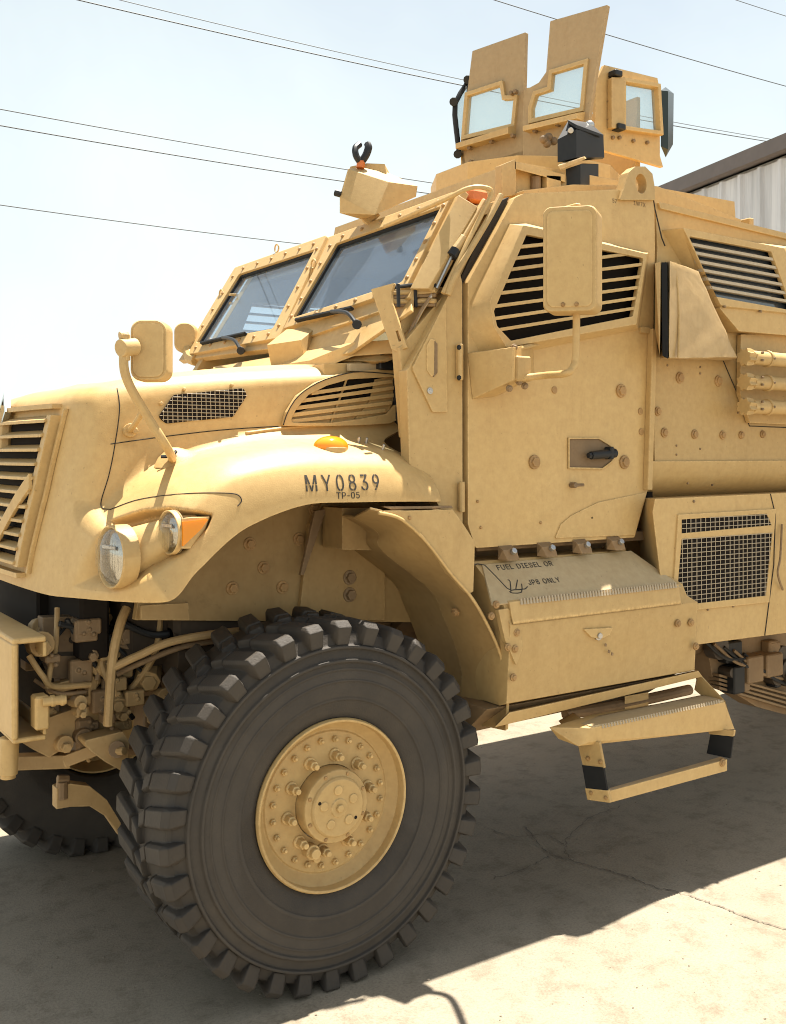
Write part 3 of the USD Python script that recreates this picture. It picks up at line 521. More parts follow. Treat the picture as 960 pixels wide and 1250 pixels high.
# ---- front wheel
WC = (.028, .572)
def make_wheel(label):
    R = .587
    prof = [(.268, .058), (.2745, .038), (.305, .020), (.335, .010), (.337, .006), (.345, .006), (.347, .007), (.36, .004), (.395, .001), (.397, -.002), (.402, -.002), (.404, .0), (.42, .0), (.432, .001), (.434, -.001), (.438, -.001), (.440, .001), (.455, .004), (.458, -.002), (.466, -.002), (.470, .007), (.497, .013), (.500, .004), (.508, .004), (.512, .018), (.545, .03), (.558, .06), (.563, .2), (.558, .34), (.545, .37), (.50, .386), (.42, .40), (.36, .396), (.31, .38), (.285, .365), (.268, .345)]
    body = revolve_y(prof, 96, WC); lugs = []
    def lug(a0, a1, b0, b1, y0, y1, r0, r1, skew=0.):
        p = []
        for y, aa, bb in ((y0, a0, b0), (y1, a0 + skew, b0 + skew)):
            w = bb - aa
            for r, k in ((r0, 0.), (r1 - .010, .05), (r1, .17)):
                for a in (aa + w * k, bb - w * k): p.append((WC[0] + r * math.cos(a), y, WC[1] + r * math.sin(a)))
        return p
    N = 34; st = 2 * math.pi / N
    for i in range(N):
        a = i * st
        for side in (0, 1):
            aa = a + (st / 2 if side else 0)
            f = (lambda y: y) if not side else (lambda y: .40 - y)
            p = lug(aa, 0, aa + st * .64, 0, f(.016), f(.135), .535, R, (.05 if not side else .05))
            p += [(WC[0] + .512 * math.cos(b), f(.010), WC[1] + .512 * math.sin(b)) for b in (aa + st * .06, aa + st * .5)]
            p += [(WC[0] + .568 * math.cos(b), f(-.003), WC[1] + .568 * math.sin(b)) for b in (aa + st * .06, aa + st * .52)]
            lugs.append(hull(p))
            lugs.append(hull(lug(aa + st * .3, 0, aa + st * .86, 0, f(.150), f(.192), .54, R - .002, .04)))
    ty = cat([body] + lugs); v = ty.vertices; low = v[:, 2] < .004; v[low, 2] = .004 - (.004 - v[low, 2]) * .1; v[:, 2] = np.maximum(v[:, 2], .002)
    RR = [(.262, .07), (.272, .046), (.276, .030), (.271, .020), (.264, .022), (.262, .045), (.262, .054), (.250, .064), (.234, .078), (.228, .079), (.223, .074), (.16, .070), (.12, .068), (.12, .13), (.25, .16), (.255, .30), (.262, .30)]
    w = obj(T, 'wheel', revolve_y(RR, 72, WC), TAN, 35, label=label)
    obj(w, 'tyre', ty, RUBBER, 30)
    hc = [(0.001, -.004), (.028, -.004), (.030, .000), (.088, .000), (.094, .005), (.096, .012), (.114, .016), (.118, .024), (.118, .10), (.001, .10)]
    hb = obj(w, 'hub', revolve_y(hc, 48, WC), TAN, 30)
    rot_ = lambda r, a, y: V([WC[0] + r * math.cos(a), y, WC[1] + r * math.sin(a)])
    rq = lambda r, a, y: rot_(r, a, y - .018)
    for k in range(10):
        a = 2 * math.pi * (k + .25) / 10; obj(w, 'wheel_nut', cat([cyl(rq(.150, a, .10), rq(.150, a, .052), .0155, 6), cyl(rq(.150, a, .06), rq(.150, a, .036), .0095, 10), cyl(rq(.150, a, .10), rq(.150, a, .081), .021, 14)]), TAN)
    for k in range(24):
        a = 2 * math.pi * (k + .5) / 24; obj(w, 'rim_bolt', cat([cyl(rq(.2, a, .11), rq(.2, a, .080), .0105, 6), cyl(rq(.2, a, .09), rq(.2, a, .072), .006, 8)]), TAN)
    for k in range(5):
        a = 2 * math.pi * (k + .1) / 5; obj(w, 'vent_hole', cyl(rq(.213, a + .13, .1), rq(.213, a + .13, .0925), .0065, 10), DARK)
    rh = lambda r, a, y: rot_(r, a, y + .008)
    for k in range(8):
        a = 2 * math.pi * (k + .5) / 8; obj(hb, 'hub_bolt', cyl(rh(.105, a, .02), rh(.105, a, .003), .007, 6), BOLT)
    for k in range(5):
        a = 2 * math.pi * (k + .3) / 5; obj(hb, 'plug', cyl(rh(.056, a, .0), rh(.056, a, -.0115), .0155, 14), TAN)
    obj(hb, 'plug_screw', cat([cyl(rh(0, 0, 0), rh(0, 0, -.02), .013, 6)]), TAN)
    for a in (.9 + math.pi * .6, -.6): obj(hb, 'port', cyl(rh(.075, a, 0), rh(.075, a, -.0095), .006, 8), DARK)
    a = math.radians(242); obj(w, 'air_valve', cat([cyl(rot_(.155, a, .08), rot_(.155, a, .035), .024, 14), cyl(rot_(.155, a, .04), rot_(.155, a, .015), .017, 10), cyl(rot_(.175, a + .2, .09), rot_(.175, a + .2, .05), .014, 8)]), TAN)
    return w
wheel = make_wheel('near front wheel')
wprims = [p for p in Usd.PrimRange(stage.GetPrimAtPath(wheel))]
def wheel_copy(x, far, label):
    path = numbered(T, 'wheel'); o = origin[T]
    for p in wprims:
        src = UsdGeom.Mesh(p); dst = str(p.GetPath()).replace(wheel, path, 1); m = UsdGeom.Mesh.Define(stage, dst)
        pts = np.array(src.GetPointsAttr().Get()) + o; nn = np.array(src.GetNormalsAttr().Get())
        if far: pts = V([-1, -1, 1.]) * pts + V([0, 2 * C - .2, 0]); nn = nn * V([-1, -1, 1.])
        pts = pts + V([x, 0, 0]) - o
        m.CreatePointsAttr([Gf.Vec3f(*map(float, q)) for q in pts]); m.CreateNormalsAttr([Gf.Vec3f(*map(float, q)) for q in nn]); m.SetNormalsInterpolation('vertex')
        m.CreateFaceVertexCountsAttr(src.GetFaceVertexCountsAttr().Get()); m.CreateFaceVertexIndicesAttr(src.GetFaceVertexIndicesAttr().Get()); m.CreateSubdivisionSchemeAttr('none')
        UsdShade.MaterialBindingAPI.Apply(m.GetPrim()).Bind(UsdShade.MaterialBindingAPI(p).ComputeBoundMaterial()[0])
    tag(stage.GetPrimAtPath(path), label=label)
wheel_copy(-.18, True, 'far front wheel')
wheel_copy(4.9, False, 'near rear wheel'); wheel_copy(4.9, True, 'far rear wheel')

# ---- wheel arch: inner wall, front and rear liners, flare, skirt
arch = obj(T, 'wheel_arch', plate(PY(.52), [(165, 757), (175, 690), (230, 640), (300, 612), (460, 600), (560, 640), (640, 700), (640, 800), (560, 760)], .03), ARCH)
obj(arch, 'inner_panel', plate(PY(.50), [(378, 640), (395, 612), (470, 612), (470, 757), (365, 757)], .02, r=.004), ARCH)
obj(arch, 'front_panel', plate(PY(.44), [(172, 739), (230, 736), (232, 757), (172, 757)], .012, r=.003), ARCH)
PA = PY(.499)
for q in ((365, 658), (384, 622), (305, 664), (322, 693), (345, 717), (284, 718), (399, 645), (386, 693)): obj(arch, 'bolt', bolt(PA.off(-.02).p(*q), (0, -1, 0), .016, .014, 6, 1.5), BOLT)
for q in ((427, 705), (427, 726)): obj(arch, 'bolt', bolt(PA.p(*q), (0, -1, 0), .02, .02, 6, 1.4), GRIME)
obj(arch, 'brace', cat([plate(PY(.46), [(385, 624), (399, 621), (371, 702), (367, 702)], .015)]), GRIME)
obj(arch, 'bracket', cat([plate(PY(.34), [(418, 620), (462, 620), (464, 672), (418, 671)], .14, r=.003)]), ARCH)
ra_o = [(452, 622), (487, 633), (520, 662), (550, 700), (573, 726), (592, 757), (612, 800), (619, 850), (617, 892)]
ra_i = [(432, 632), (461, 650), (466, 672), (525, 720), (540, 750), (556, 790), (563, 820), (563, 845), (560, 880)]
def ribbon(a, b, k=5):
    """A thin curved sheet between two lines of points."""
    a, b = smooth_path(a, k), smooth_path(b, k); n = len(a); cols = 6
    v = np.vstack([a * (1 - t) + b * t for t in np.linspace(0, 1, cols)]); f = []
    for i in range(cols - 1):
        for j in range(n - 1): p = i * n + j; f += [(p, p + 1, p + n + 1), (p, p + n + 1, p + n)]
    m = trimesh.Trimesh(v, f, process=False)
    if m.vertex_normals[:, 2].mean() > 0: m.invert()
    return solid(m, .008)
lo_, li_ = [at(*q, y=.055) for q in ra_o], [at(*q, y=.26) for q in ra_i]
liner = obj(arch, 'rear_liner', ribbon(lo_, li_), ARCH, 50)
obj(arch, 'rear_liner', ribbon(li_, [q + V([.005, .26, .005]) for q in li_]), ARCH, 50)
for q in ((556, 747), (591, 793), (498, 640)): 
    p = at(*q, y=.15); obj(arch, 'bolt', bolt(p, (-.8, -.2, -.5), .012, .012, 6, 1.4), BOLT)
fl = [(462, 624), (553, 622), (566, 640), (580, 662), (578, 722), (573, 725), (551, 700), (521, 661), (490, 633)]
flp = PY(.045)
fla = obj(T, 'fender_flare', plate(flp, fl, .05, r=.004), TAN)
rim_ = [flp.p(*q) for q in ((462, 626), (490, 634), (521, 662), (551, 701), (573, 726), (592, 757), (611, 800), (619, 850), (618, 890))]
obj(fla, 'edge', tube([q + V([0, -.002, 0]) for q in rim_], .006, 8, 5), TAN)
obj(fla, 'bolt', bolt(flp.p(500, 632), (0, -1, 0), .007, .005, 8, 0), BOLT)
obj(T, 'fender_gap', plate(PY(.055), [(468, 618.5), (552, 617.5), (553, 620.5), (478, 622)], .02), GRIME)

# ---- cab and hull shell
shell_prof = [(.68, 1.36), (.52, 1.66), (.40, 1.75), (.37, 2.06), (.60, 2.30), (.80, 2.63), (1.35, 2.685), (1.66, 2.66), (5.2, 2.70), (5.2, 1.62), (1.62, 1.62), (1.47, 1.36)]
hullside = extr(Plane((0, .16, 0), (0, -1, 0)), Polygon([(x, z) for x, z in shell_prof]), .05)
cab = obj(T, 'hull', hullside, TAN)
fwp = Plane((0, 2 * C - .16, 0), (0, -1, 0)); fo = V([at(*q, y=2 * C - .16)[[0, 2]] for q in ((289, 409), (304, 371), (352, 368), (352, 412))])
fo[2, 0] = fo[3, 0] = 1.32; fo[2, 1] = 2.47; fo[3, 1] = fo[0, 1] - .02
fpoly = Polygon([fwp.ab((x, 2 * C - .16, z)) for x, z in fo])
obj(cab, 'far_wall', extr(fwp, Polygon([fwp.ab((x, 2 * C - .16, z)) for x, z in shell_prof[:3] + [(.345, 2.09), (.655, 2.585)] + shell_prof[5:]]).difference(fpoly), .05, .05), TAN)
for k in range(5):
    z = fo[0, 1] + (k + .6) * (fo[1, 1] - fo[0, 1] + .06) / 5; obj(cab, 'far_window_slat', bx(fo[0, 0] - .03, 1.36, 2 * C - .155, 2 * C - .13, z - .005, z + .005, .001), TAN)
def far_x(z0, z1, pts): return pts
obj(cab, 'roof_plate', loft([[(x, y, z) for x, y, z in ((xa, .165, za), (xa, 2 * C - .165, za), (xa, 2 * C - .165, za - .04), (xa, .165, za - .04))] for xa, za in ((.70, 2.60), (.80, 2.625), (1.35, 2.68), (5.19, 2.695))]), TAN)
obj(cab, 'firewall', loft([[(xa, y, z) for y, z in ((.17, za), (2 * C - .17, za))] + [(xa + .03, 2 * C - .17, za), (xa + .03, .17, za)] for xa, za in ((.60, 1.36), (.60, 2.08))]), GRIME)
obj(cab, 'cab_floor', bx(.72, 1.7, .17, 2 * C - .17, 1.33, 1.37), GRIME)
obj(cab, 'bulkhead', bx(1.66, 1.70, .20, 2 * C - .2, 1.37, 2.64), DARK)
obj(cab, 'rear_wall', bx(5.15, 5.19, .2, 2 * C - .2, 1.4, 2.68), TAN)
vp = [(.125, 1.66), (.135, 1.60), (.165, 1.55), (.23, 1.515), (.36, 1.47), (.86, .80), (C, .78)]
vp = vp + [(2 * C - y, z) for y, z in vp[-2::-1]]
obj(cab, 'v_hull', prism(vp, 1.47, 5.18), TAN, 40)
obj(cab, 'v_hull', prism([(.18, 1.36), (.9, .85), (1.2, .85), (1.92, 1.36)], .75, 1.46), GRIME)
# interior seen through the windscreen
for y in (.62, 1.42):
    s_ = obj(T, 'seat', hull([(1.15, y - .24, 1.75), (1.15, y + .24, 1.75), (1.22, y - .2, 2.35), (1.22, y + .2, 2.35), (1.32, y - .24, 1.75), (1.32, y + .24, 1.75), (1.32, y - .2, 2.35), (1.32, y + .2, 2.35)]), SEAT)
    for k in range(4): obj(s_, 'cushion_roll', cyl((1.15 + k * .016, y - .2, 1.86 + k * .12), (1.15 + k * .016, y + .2, 1.86 + k * .12), .055, 14), SEAT)
sw = [(.86 + .09 * math.sin(a) * .6, .62 + .2 * math.cos(a), 2.06 + .17 * math.sin(a)) for a in np.linspace(0, 2 * math.pi, 25)]
obj(T, 'steering_wheel', tube(sw, .014, 8, 0), BLACK)
obj(T, 'dashboard', bx(.50, .80, .2, 2 * C - .2, 1.8, 2.06, .02), BLACK)

# ---- windscreen
WN = nrm((-.52, 0, .325)); PW = Plane((.335, C, 2.10), WN)
wf = [(226, 437), (256, 384), (296, 327), (402, 290), (558, 236), (500, 352), (478, 372), (345, 424), (330, 432)]
gl1 = [(243, 421), (295, 337), (388, 307), (337, 404)]
gl2 = [(361, 391), (414, 300), (543, 255), (495, 348)]
wsf = obj(T, 'windscreen_frame', plate(PW, [(218, 440), (296, 324), (402, 289), (566, 230), (500, 362), (480, 374), (350, 420), (340, 424)], .03, 0, r=.006, holes=[gl1, gl2], hr=.012), TAN)
for gl, outer in ((gl1, [(226, 436), (290, 329), (402, 290), (344, 415)]), (gl2, [(350, 404), (409, 291), (557, 238), (500, 354)])):
    obj(wsf, 'frame', extr(PW, rpoly(PW.pts(outer), .01).difference(rpoly(PW.pts(gl), .012)), .02, .018), TAN)
    a_, b_, c_, d_ = [V(x, float) for x in gl]; cen = (a_ + b_ + c_ + d_) / 4
    obj(wsf, 'gasket', extr(PW, rpoly(PW.pts(gl), .012).buffer(.004).difference(rpoly(PW.pts(gl), .012).buffer(-.014)), .012, .006), BRUBBER)
    obj(wsf, 'pane', extr(PW, rpoly(PW.pts(gl), .012), .012, -.004), SCREEN)
    o_ = V(outer, float)
    for i in range(4):
        p, q = o_[i] * .88 + cen * .12 * 1.0, o_[(i + 1) % 4] * .88 + cen * .12
        gp, gq = [(V(gl[i]) + o_[i]) / 2, (V(gl[(i + 1) % 4]) + o_[(i + 1) % 4]) / 2]
        for t in np.linspace(.08, .92, 6 if i in (1, 3) else 5):
            w_ = gp * (1 - t) + gq * t; obj(wsf, 'bolt', bolt(PW.p(*w_) + WN * .018, WN, .0075, .008, 6, 1.3), BOLT)
obj(wsf, 'lower_panel', plate(PW, [(336, 428), (500, 360), (499, 376), (425, 428), (350, 446)], .012, -.012), TAN)
# sun visor strip behind the driver's glass
obj(T, 'sun_visor', plate(PW.off(-.06), [(450, 284), (532, 253), (523, 268), (452, 298)], .02), plain('brown_visor', (.10, .05, .028), .7))
# wipers
def wiper(base, mid, tip, b0_, b1_):
    w = obj(T, 'wiper', tube([PW.off(.03).p(*base), PW.off(.05).p(*mid), PW.off(.035).p(*tip)], .008, 8, 5), BLACK)
    obj(w, 'blade', bar(PW.off(.026).p(*b0_), PW.off(.026).p(*b1_), .012, .02, up=WN), BRUBBER)
    obj(w, 'arm_pivot', cyl(PW.off(.01).p(*base), PW.off(.05).p(*base), .018, 12), BLACK)
wiper((294, 428), (286, 415), (272, 412), (246, 419), (300, 407)); wiper((436, 396), (424, 382), (405, 380), (362, 391), (430, 376))
# cowl below the glass
obj(cab, 'cowl', loft([[(xa, ya, za), (xa, 2 * C - ya, za), (xa, 2 * C - ya, za - .05), (xa, ya, za - .05)] for xa, za, ya in ((.27, 2.045, .62), (.345, 2.10, .42), (.50, 2.11, .26), (.66, 2.11, .26))]), TAN)
obj(cab, 'cowl', loft([[(xa, .42, za), (xa, 2 * C - .42, za), (xa, 2 * C - .42, za - .3), (xa, .42, za - .3)] for xa, za in ((.215, 2.015), (.40, 2.03))]), TAN)
def wedge(pts_top, pts_bot): return hull(list(pts_top) + list(pts_bot))
b1p = [at(326, 421, y=.92), at(350, 402, y=.98), at(386, 400, y=.82), at(367, 415, y=.76)]
obj(T, 'cowl_box', hull(b1p + [p + V([0.03, 0, -.13]) for p in b1p]), TAN)
b2p = [at(405, 440, y=.50), at(452, 414, y=.60), at(474, 404, y=.46), at(474, 440, y=.34)]
obj(T, 'cowl_box', hull([at(408, 439, y=.52), at(473, 404, y=.46), at(474, 441, y=.34), at(460, 441, y=.34), at(452, 416, y=.62), at(495, 432, y=.34) , at(440, 452, y=.5)]), TAN)
obj(T, 'air_hose', tube([at(420, 396, y=.66), at(425, 402, y=.62), at(412, 420, y=.60)], .006, 6), BLACK)
obj(T, 'hood_catch', bx(.42, .50, .36, .44, 2.00, 2.06), BLACK)

# ---- pillar panel between bonnet and door
PP = PY(.125)
pil = obj(T, 'pillar_panel', plate(PP, [(500, 566), (497, 452), (545, 366), (552, 350), (561, 330), (564.5, 345), (565, 668), (552, 645), (520, 590)], .05, 0), TAN)
obj(pil, 'cover_plate', plate(PP, [(503, 447), (543, 367), (545, 503), (527, 503), (503, 452)], .008, .008, r=.004), TAN)
obj(pil, 'slot', plate(PP, [(519, 422), (524, 413), (530, 416), (531, 456), (525, 460), (519, 452)], .006, .0105, r=.008), TAN)
obj(pil, 'slot', plate(PP, [(528.5, 416), (532, 420), (532, 455), (527, 461), (528, 455)], .004, .0115, r=.001), GRIME)
obj(pil, 'bolt', bolt(PP.off(.009).p(525, 477), (0, -1, 0), .008, .006, 6, 1.5), STEEL)
obj(pil, 'hinge', cat([cyl(PP.off(.018).p(562, 420), PP.off(.018).p(562, 464), .011, 10), plate(PP, [(556, 421), (563, 421), (563, 463), (556, 463)], .012, .014)]), TAN)
obj(pil, 'hinge', cat([cyl(PP.off(.018).p(564, 588), PP.off(.018).p(564, 625), .011, 10), plate(PP, [(559, 590), (565, 590), (565, 624), (559, 624)], .012, .014)]), TAN)
for q in ((561, 424), (561, 461)): obj(pil, 'hinge_bolt', bolt(PP.off(.022).p(*q), (0, -1, 0), .008, .006, 6, 1.2), BLACK)
obj(cab, 'corner_fill', plate(PY(.21), [(500, 350), (520, 348), (552, 352), (546, 372), (505, 452), (490, 452), (488, 400)], .03), TAN)
# windscreen side post, gutter rails and rods
obj(T, 'windscreen_post', loft([[at(560, 238, y=.16), at(583, 252, y=.125), at(583, 262, y=.16), at(566, 250, y=.24)], [at(501, 352, y=.18), at(523, 352, y=.13), at(532, 360, y=.16), at(512, 365, y=.24)]]), TAN)
obj(T, 'roof_rail', tube([at(470, 276, y=.5), at(540, 245, y=.2), at(571, 230, y=.12), at(592, 229, y=.10), at(600, 236, y=.10), at(588, 262, y=.10), at(566, 306, y=.11), at(541, 358, y=.12)], .009, 8), TAN)
obj(T, 'door_rail', tube([at(612, 238, y=.09), at(596, 268, y=.09), at(571, 310, y=.10), at(556, 336, y=.10), at(547, 360, y=.11)], .012, 8), TAN)
rod = obj(T, 'lift_rod', tube([at(592, 245, y=.13), at(566, 290, y=.13)], .012, 10, 0), TAN)
obj(rod, 'sleeve', tube([at(566, 290, y=.13), at(551, 312, y=.13)], .017, 10, 0), TAN); obj(rod, 'thin_rod', tube([at(555, 305, y=.13), at(533, 352, y=.14)], .007, 8, 0), STEEL); obj(rod, 'collar', tube([at(556, 305, y=.128), at(551, 313, y=.128)], .02, 10, 0), BLACK)
obj(T, 'lift_rod', tube([at(549, 312, y=.15), at(523, 350, y=.16)], .006, 8, 0), GRIME)
obj(T, 'door_gap', plate(PY(.15), [(595, 270), (612, 245), (622, 240), (570, 352), (570, 668), (562, 660), (562, 342)], .02), SEAM)
obj(T, 'roof_marker', bx(*np.sort([at(563, 240, y=.28)[0], at(563, 240, y=.28)[0] + .09]), .22, .34, 2.63, 2.685, .012), RED, label='orange marker light on the roof corner')
# quarter bracket and loom in front of the door
PQ = Plane(at(480, 380, y=.20), (-.9, -.43, .05))
qb = obj(T, 'mirror_plate', plate(PQ, [(453, 353), (482, 345), (478, 356), (479, 370), (497, 424), (485, 429), (478, 426)], .012, 0, r=.003, holes=[[(483, 404), (486, 403), (490, 416), (487, 417)]]), TAN)
for k, (y0, y1, y2) in enumerate(((351, 348, 352), (357, 356, 358), (363, 361, 364), (368, 367, 372), (373, 372, 376))):
    obj(qb, 'loom', tube([PQ.off(-.02).p(480, y0), at(502, y1 + (k % 2), y=.20), at(520, y1, y=.17), at(532, y2 - 4, y=.14)], .007 + .003 * (k % 2), 8), (BLACK, TAN, GRIME, TAN, GRIME)[k])
for q in (486, 507, 521): obj(qb, 'tie', bar(at(q, 346, y=.18), at(q + 1, 375, y=.18), .01, .012, up=V([1., 0, 0])), BLACK)
for k in range(3): obj(qb, 'hose', tube([at(531 - 3 * k, 355 + 4 * k, y=.15), at(515 - 2 * k, 380 + 2 * k, y=.17), at(503 - 3 * k, 405 + 4 * k, y=.19), at(499 - 2 * k, 420, y=.22)], .006, 6), (TAN, STEEL, GRIME)[k])

# ---- door
D = PY(YD)
door = obj(T, 'door', plate(D, [(571.5, 345), (629, 241), (640, 236), (752, 231), (799, 240), (800, 300), (798, 402), (791, 598), (775, 656), (581, 669), (571.5, 640)], .035, 0, r=.01), TAN)
obj(door, 'panel_gap', tube([D.w(*q, .001) for q in D.pts([(798, 244), (800, 256), (808, 290), (812, 300)])], .003, 5, 0), SEAM)
obj(door, 'lower_plate', plate(D, [(677, 657), (684, 640), (697, 629), (730, 613), (788, 601), (774, 653)], .01, .005, r=.004), TAN)
base = [(621, 273), (641, 272), (793, 308), (780, 402), (590, 440), (571, 400), (574, 368)]
front = [(639, 275), (655, 278), (790, 310), (777, 396), (618, 424), (602, 398), (598, 368)]
PF = PY(.055); bp = [D.p(*q) for q in base]; fp = [PF.p(*q) for q in front]
wa = obj(door, 'window_armor', loft([bp, fp], cap=False), TAN, 20)
opn = [(643, 286), (786, 315), (773, 386), (624, 416), (607, 398), (603, 380)]
obj(door, 'window_frame', plate(PF, front, .02, .001, r=.004, holes=[opn], hr=.008), TAN)
obj(door, 'window_glass', plate(PY(.108), opn, .006, 0), DARK)
op = rpoly(PF.pts(opn), .006)
for a, b in (((635, 301), (700, 294)), ((628, 315), (786, 297)), ((621.5, 329), (786, 307)), ((615, 343.5), (787, 322)), ((607, 358), (786, 337)), ((602, 374), (784, 350)), ((602, 389), (781, 363)), ((606, 403), (778, 375.5))):
    pa, pb = V(PF.ab(PF.p(*a))), V(PF.ab(PF.p(*b))); pb = pa + (pb - pa) * 1.1; pa = pa - (pb - pa) * .03
    w_ = Polygon([pa - (0, .0062), pb - (0, .0062), pb + (0, .0062), pa + (0, .0062)]).intersection(op.buffer(.003))
    obj(door, 'window_slat', extr(PF, w_, .024, -.002), TAN)
for q, r in (((652, 564), .02), ((758, 477), .02), ((762, 564), .02)):
    p = D.p(*q); obj(door, 'bolt', cat([cyl(p + V([0, .004, 0]), p + V([0, -.008, 0]), r * 1.35, 20), cyl(p, p + V([0, -.016, 0]), r, 6, r * .96)]), BOLT)
for q in ((783, 527), (782, 502), (677, 476)): p = D.p(*q); obj(door, 'bolt', cat([cyl(p + V([0, .004, 0]), p + V([0, -.004, 0]), .014, 18)]), BOLT)
for q in ((660, 408), (587, 644), (660, 638), (722, 632), (583, 612)): obj(door, 'bolt', bolt(D.p(*q), (0, -1, 0), .006, .005, 6, 0), BOLT)
pb_ = D.p(697, 592); obj(door, 'catch_pin', cat([cyl(pb_, pb_ + V([0, -.03, 0]), .011, 8), cyl(pb_ + V([0, -.02, 0]), pb_ + V([.05, -.02, 0]), .006, 8)]), GRIME)
rc = [(693, 534), (731, 534), (748, 545), (748, 563), (735, 573), (693, 572)]
hd = obj(door, 'handle_recess', extr(D, rpoly(D.pts(rc), 0).difference(rpoly(D.pts(rc), 0).buffer(-.006)), .012, .007), TAN)
obj(door, 'recess_back', plate(D, rc, .004, .0015), GRIME)
hp = D.p(716, 556); hq = D.p(746, 553); obj(door, 'handle', cat([cyl(hp + V([0, -.025, 0]), hq + V([0, -.022, 0]), .016, 12, .019), cyl(hp + V([-.015, -.026, 0]), hp + V([0, -.026, 0]), .012, 6), bx(hq[0] - .04, hq[0] - .02, .08, .118, hq[2] - .025, hq[2] + .025)]), BLACK)
obj(door, 'rear_hinge', cat([bar(D.off(.014).p(797, 402), D.off(.014).p(791, 598), .028, .028, up=V([0, -1., 0]))]), TAN)
obj(door, 'rear_hinge', plate(D, [(780, 399), (799, 401), (799, 408), (780, 406)], .02, .014), TAN)
for k, (q, h_) in enumerate((((752, 246), .014), ((776, 248), .016))):
    pass
for t_, q, h_ in (('57', (748, 247), .016), ('1W7X', (774, 250), .017)):
    a_, b_ = D.ab(D.p(*q)); lt, _ = letters(t_, h_, D, a_, b_, bold=False, stencil=False, front=.001); obj(door, 'faded_mark', lt, GRIME, False)
# mirror on its arm and bracket
PB = PY(.12)
mb = obj(T, 'mirror_bracket', hull([at(571, 431, y=.118), at(577, 487, y=.118), at(627, 424, y=-.05), at(627, 464, y=-.05), at(652, 419, y=.118), at(652, 460, y=.118), at(606, 484, y=.118)]), TAN)
obj(mb, 'clamp', bx(*(lambda p: (p[0] - .02, p[0] + .05, p[1] - .02, p[1] + .03, p[2] - .06, p[2] + .03))(at(632, 445, y=-.02)), .006), TAN)
for q in ((622, 474), (634, 466), (641, 471), (628, 424)): obj(mb, 'bolt', bolt(at(*q, y=-.02), (-.3, -.9, -.2), .009, .012, 6, 1.4), GRIME)
obj(mb, 'strut', tube([at(628, 427, y=-.0), at(660, 419, y=.1)], .008, 8, 0), TAN)
MY_ = -.28
arm = obj(T, 'mirror_arm', tube([at(640, 461, y=-.03), at(668, 458, y=-.10), at(690, 456, y=MY_ + .02), at(699, 450, y=MY_), at(703, 436, y=MY_), at(704, 400, y=MY_), at(704, 378, y=MY_)], .0125, 12, 5), TAN)
mc = at(699.5, 319, y=MY_); vdir = nrm((mc - CAM) * V([1, 1, 0])); mr = nrm(np.cross(vdir, UP))
tt = (mc - CAM) @ FW
mh = obj(T, 'mirror', rbox(mc, mr, UP, nrm(vdir + V([.35, 0, 0])), 65 / FPX * tt, 128 / FPX * tt, .10, .028), TAN, 40, label='tall rounded mirror beside the door')
obj(mh, 'glass', rbox(mc + nrm(vdir + V([.35, 0, 0])) * .052, mr, UP, nrm(vdir + V([.35, 0, 0])), 56 / FPX * tt, 118 / FPX * tt, .006, .02), REFLECTOR)
mback = nrm(vdir + V([.35, 0, 0])); obj(mh, 'back_panel', rbox(mc - mback * .049, mr, UP, mback, 54 / FPX * tt, 116 / FPX * tt, .008, .022), TAN, 40)
for sx_ in (-1, 1): obj(mh, 'bolt', bolt(mc - mback * .05 + mr * sx_ * .022 - UP * 55 / FPX * tt, -mback, .006, .008, 6, 1.4), BOLT)
obj(mh, 'clamp', bx(*(lambda p: (p[0] - .012, p[0] + .012, p[1] - .03, p[1] + .05, p[2] - .02, p[2] + .014))(mc + V([0, 0, 64 / FPX * tt])), .004), TAN)

# ---- rear body side
RS = PY(.135)
rs = obj(T, 'side_armor', plate(RS, [(800, 247), (962, 287), (1100, 318), (1100, 575), (800, 570), (797, 440), (803, 300)], .03, 0), TAN)
obj(rs, 'roof_edge', plate(RS, [(802, 247), (962, 286), (1100, 318), (1100, 326), (962, 293), (804, 255)], .02, .012, r=.002), TAN)
obj(rs, 'panel_gap', tube([RS.p(*q) + V([0, -.002, 0]) for q in ((882, 438), (900, 480), (915, 520), (962, 522))], .0022, 5, 0), SEAM)
for q, r in (((830, 461), .018), ((877, 465), .018), ((811, 528), .015), ((848, 530), .015), ((882, 531), .014), ((905, 531), .013), ((931, 530), .013), ((803, 502), .014)):
    p = RS.p(*q); obj(rs, 'bolt', cat([cyl(p + V([0, .004, 0]), p + V([0, -.006, 0]), r * 1.35, 18), cyl(p, p + V([0, -.013, 0]), r, 6)]), BOLT)
for q in ((901, 504), (826, 544), (826, 555), (855, 548), (815, 446), (855, 448), (855, 456), (840, 590), (870, 592)): obj(rs, 'rivet', bolt(RS.p(*q), (0, -1, 0), .005, .004, 6, 0), GRIME)
rwo = [(834, 278), (958, 303), (990, 385), (886, 374), (880, 372)]; rwb = [(808, 281), (962, 300), (996, 398), (880, 392), (862, 372)]
rwi = [(841, 288), (942, 307), (968, 379), (874, 362)]
PR = PY(.06); obj(rs, 'window_armor', loft([[RS.p(*q) for q in rwb], [PR.p(*q) for q in rwo]], cap=False), TAN, 20)
obj(rs, 'window_frame', plate(PR, rwo, .02, .001, r=.003, holes=[rwi], hr=.006), TAN)
obj(rs, 'window_glass', plate(PY(.10), rwi, .006), plain('reflecting_dark_glass', (.05, .06, .07), .08, spec=1.))
oq = rpoly(PR.pts(rwi), .006)
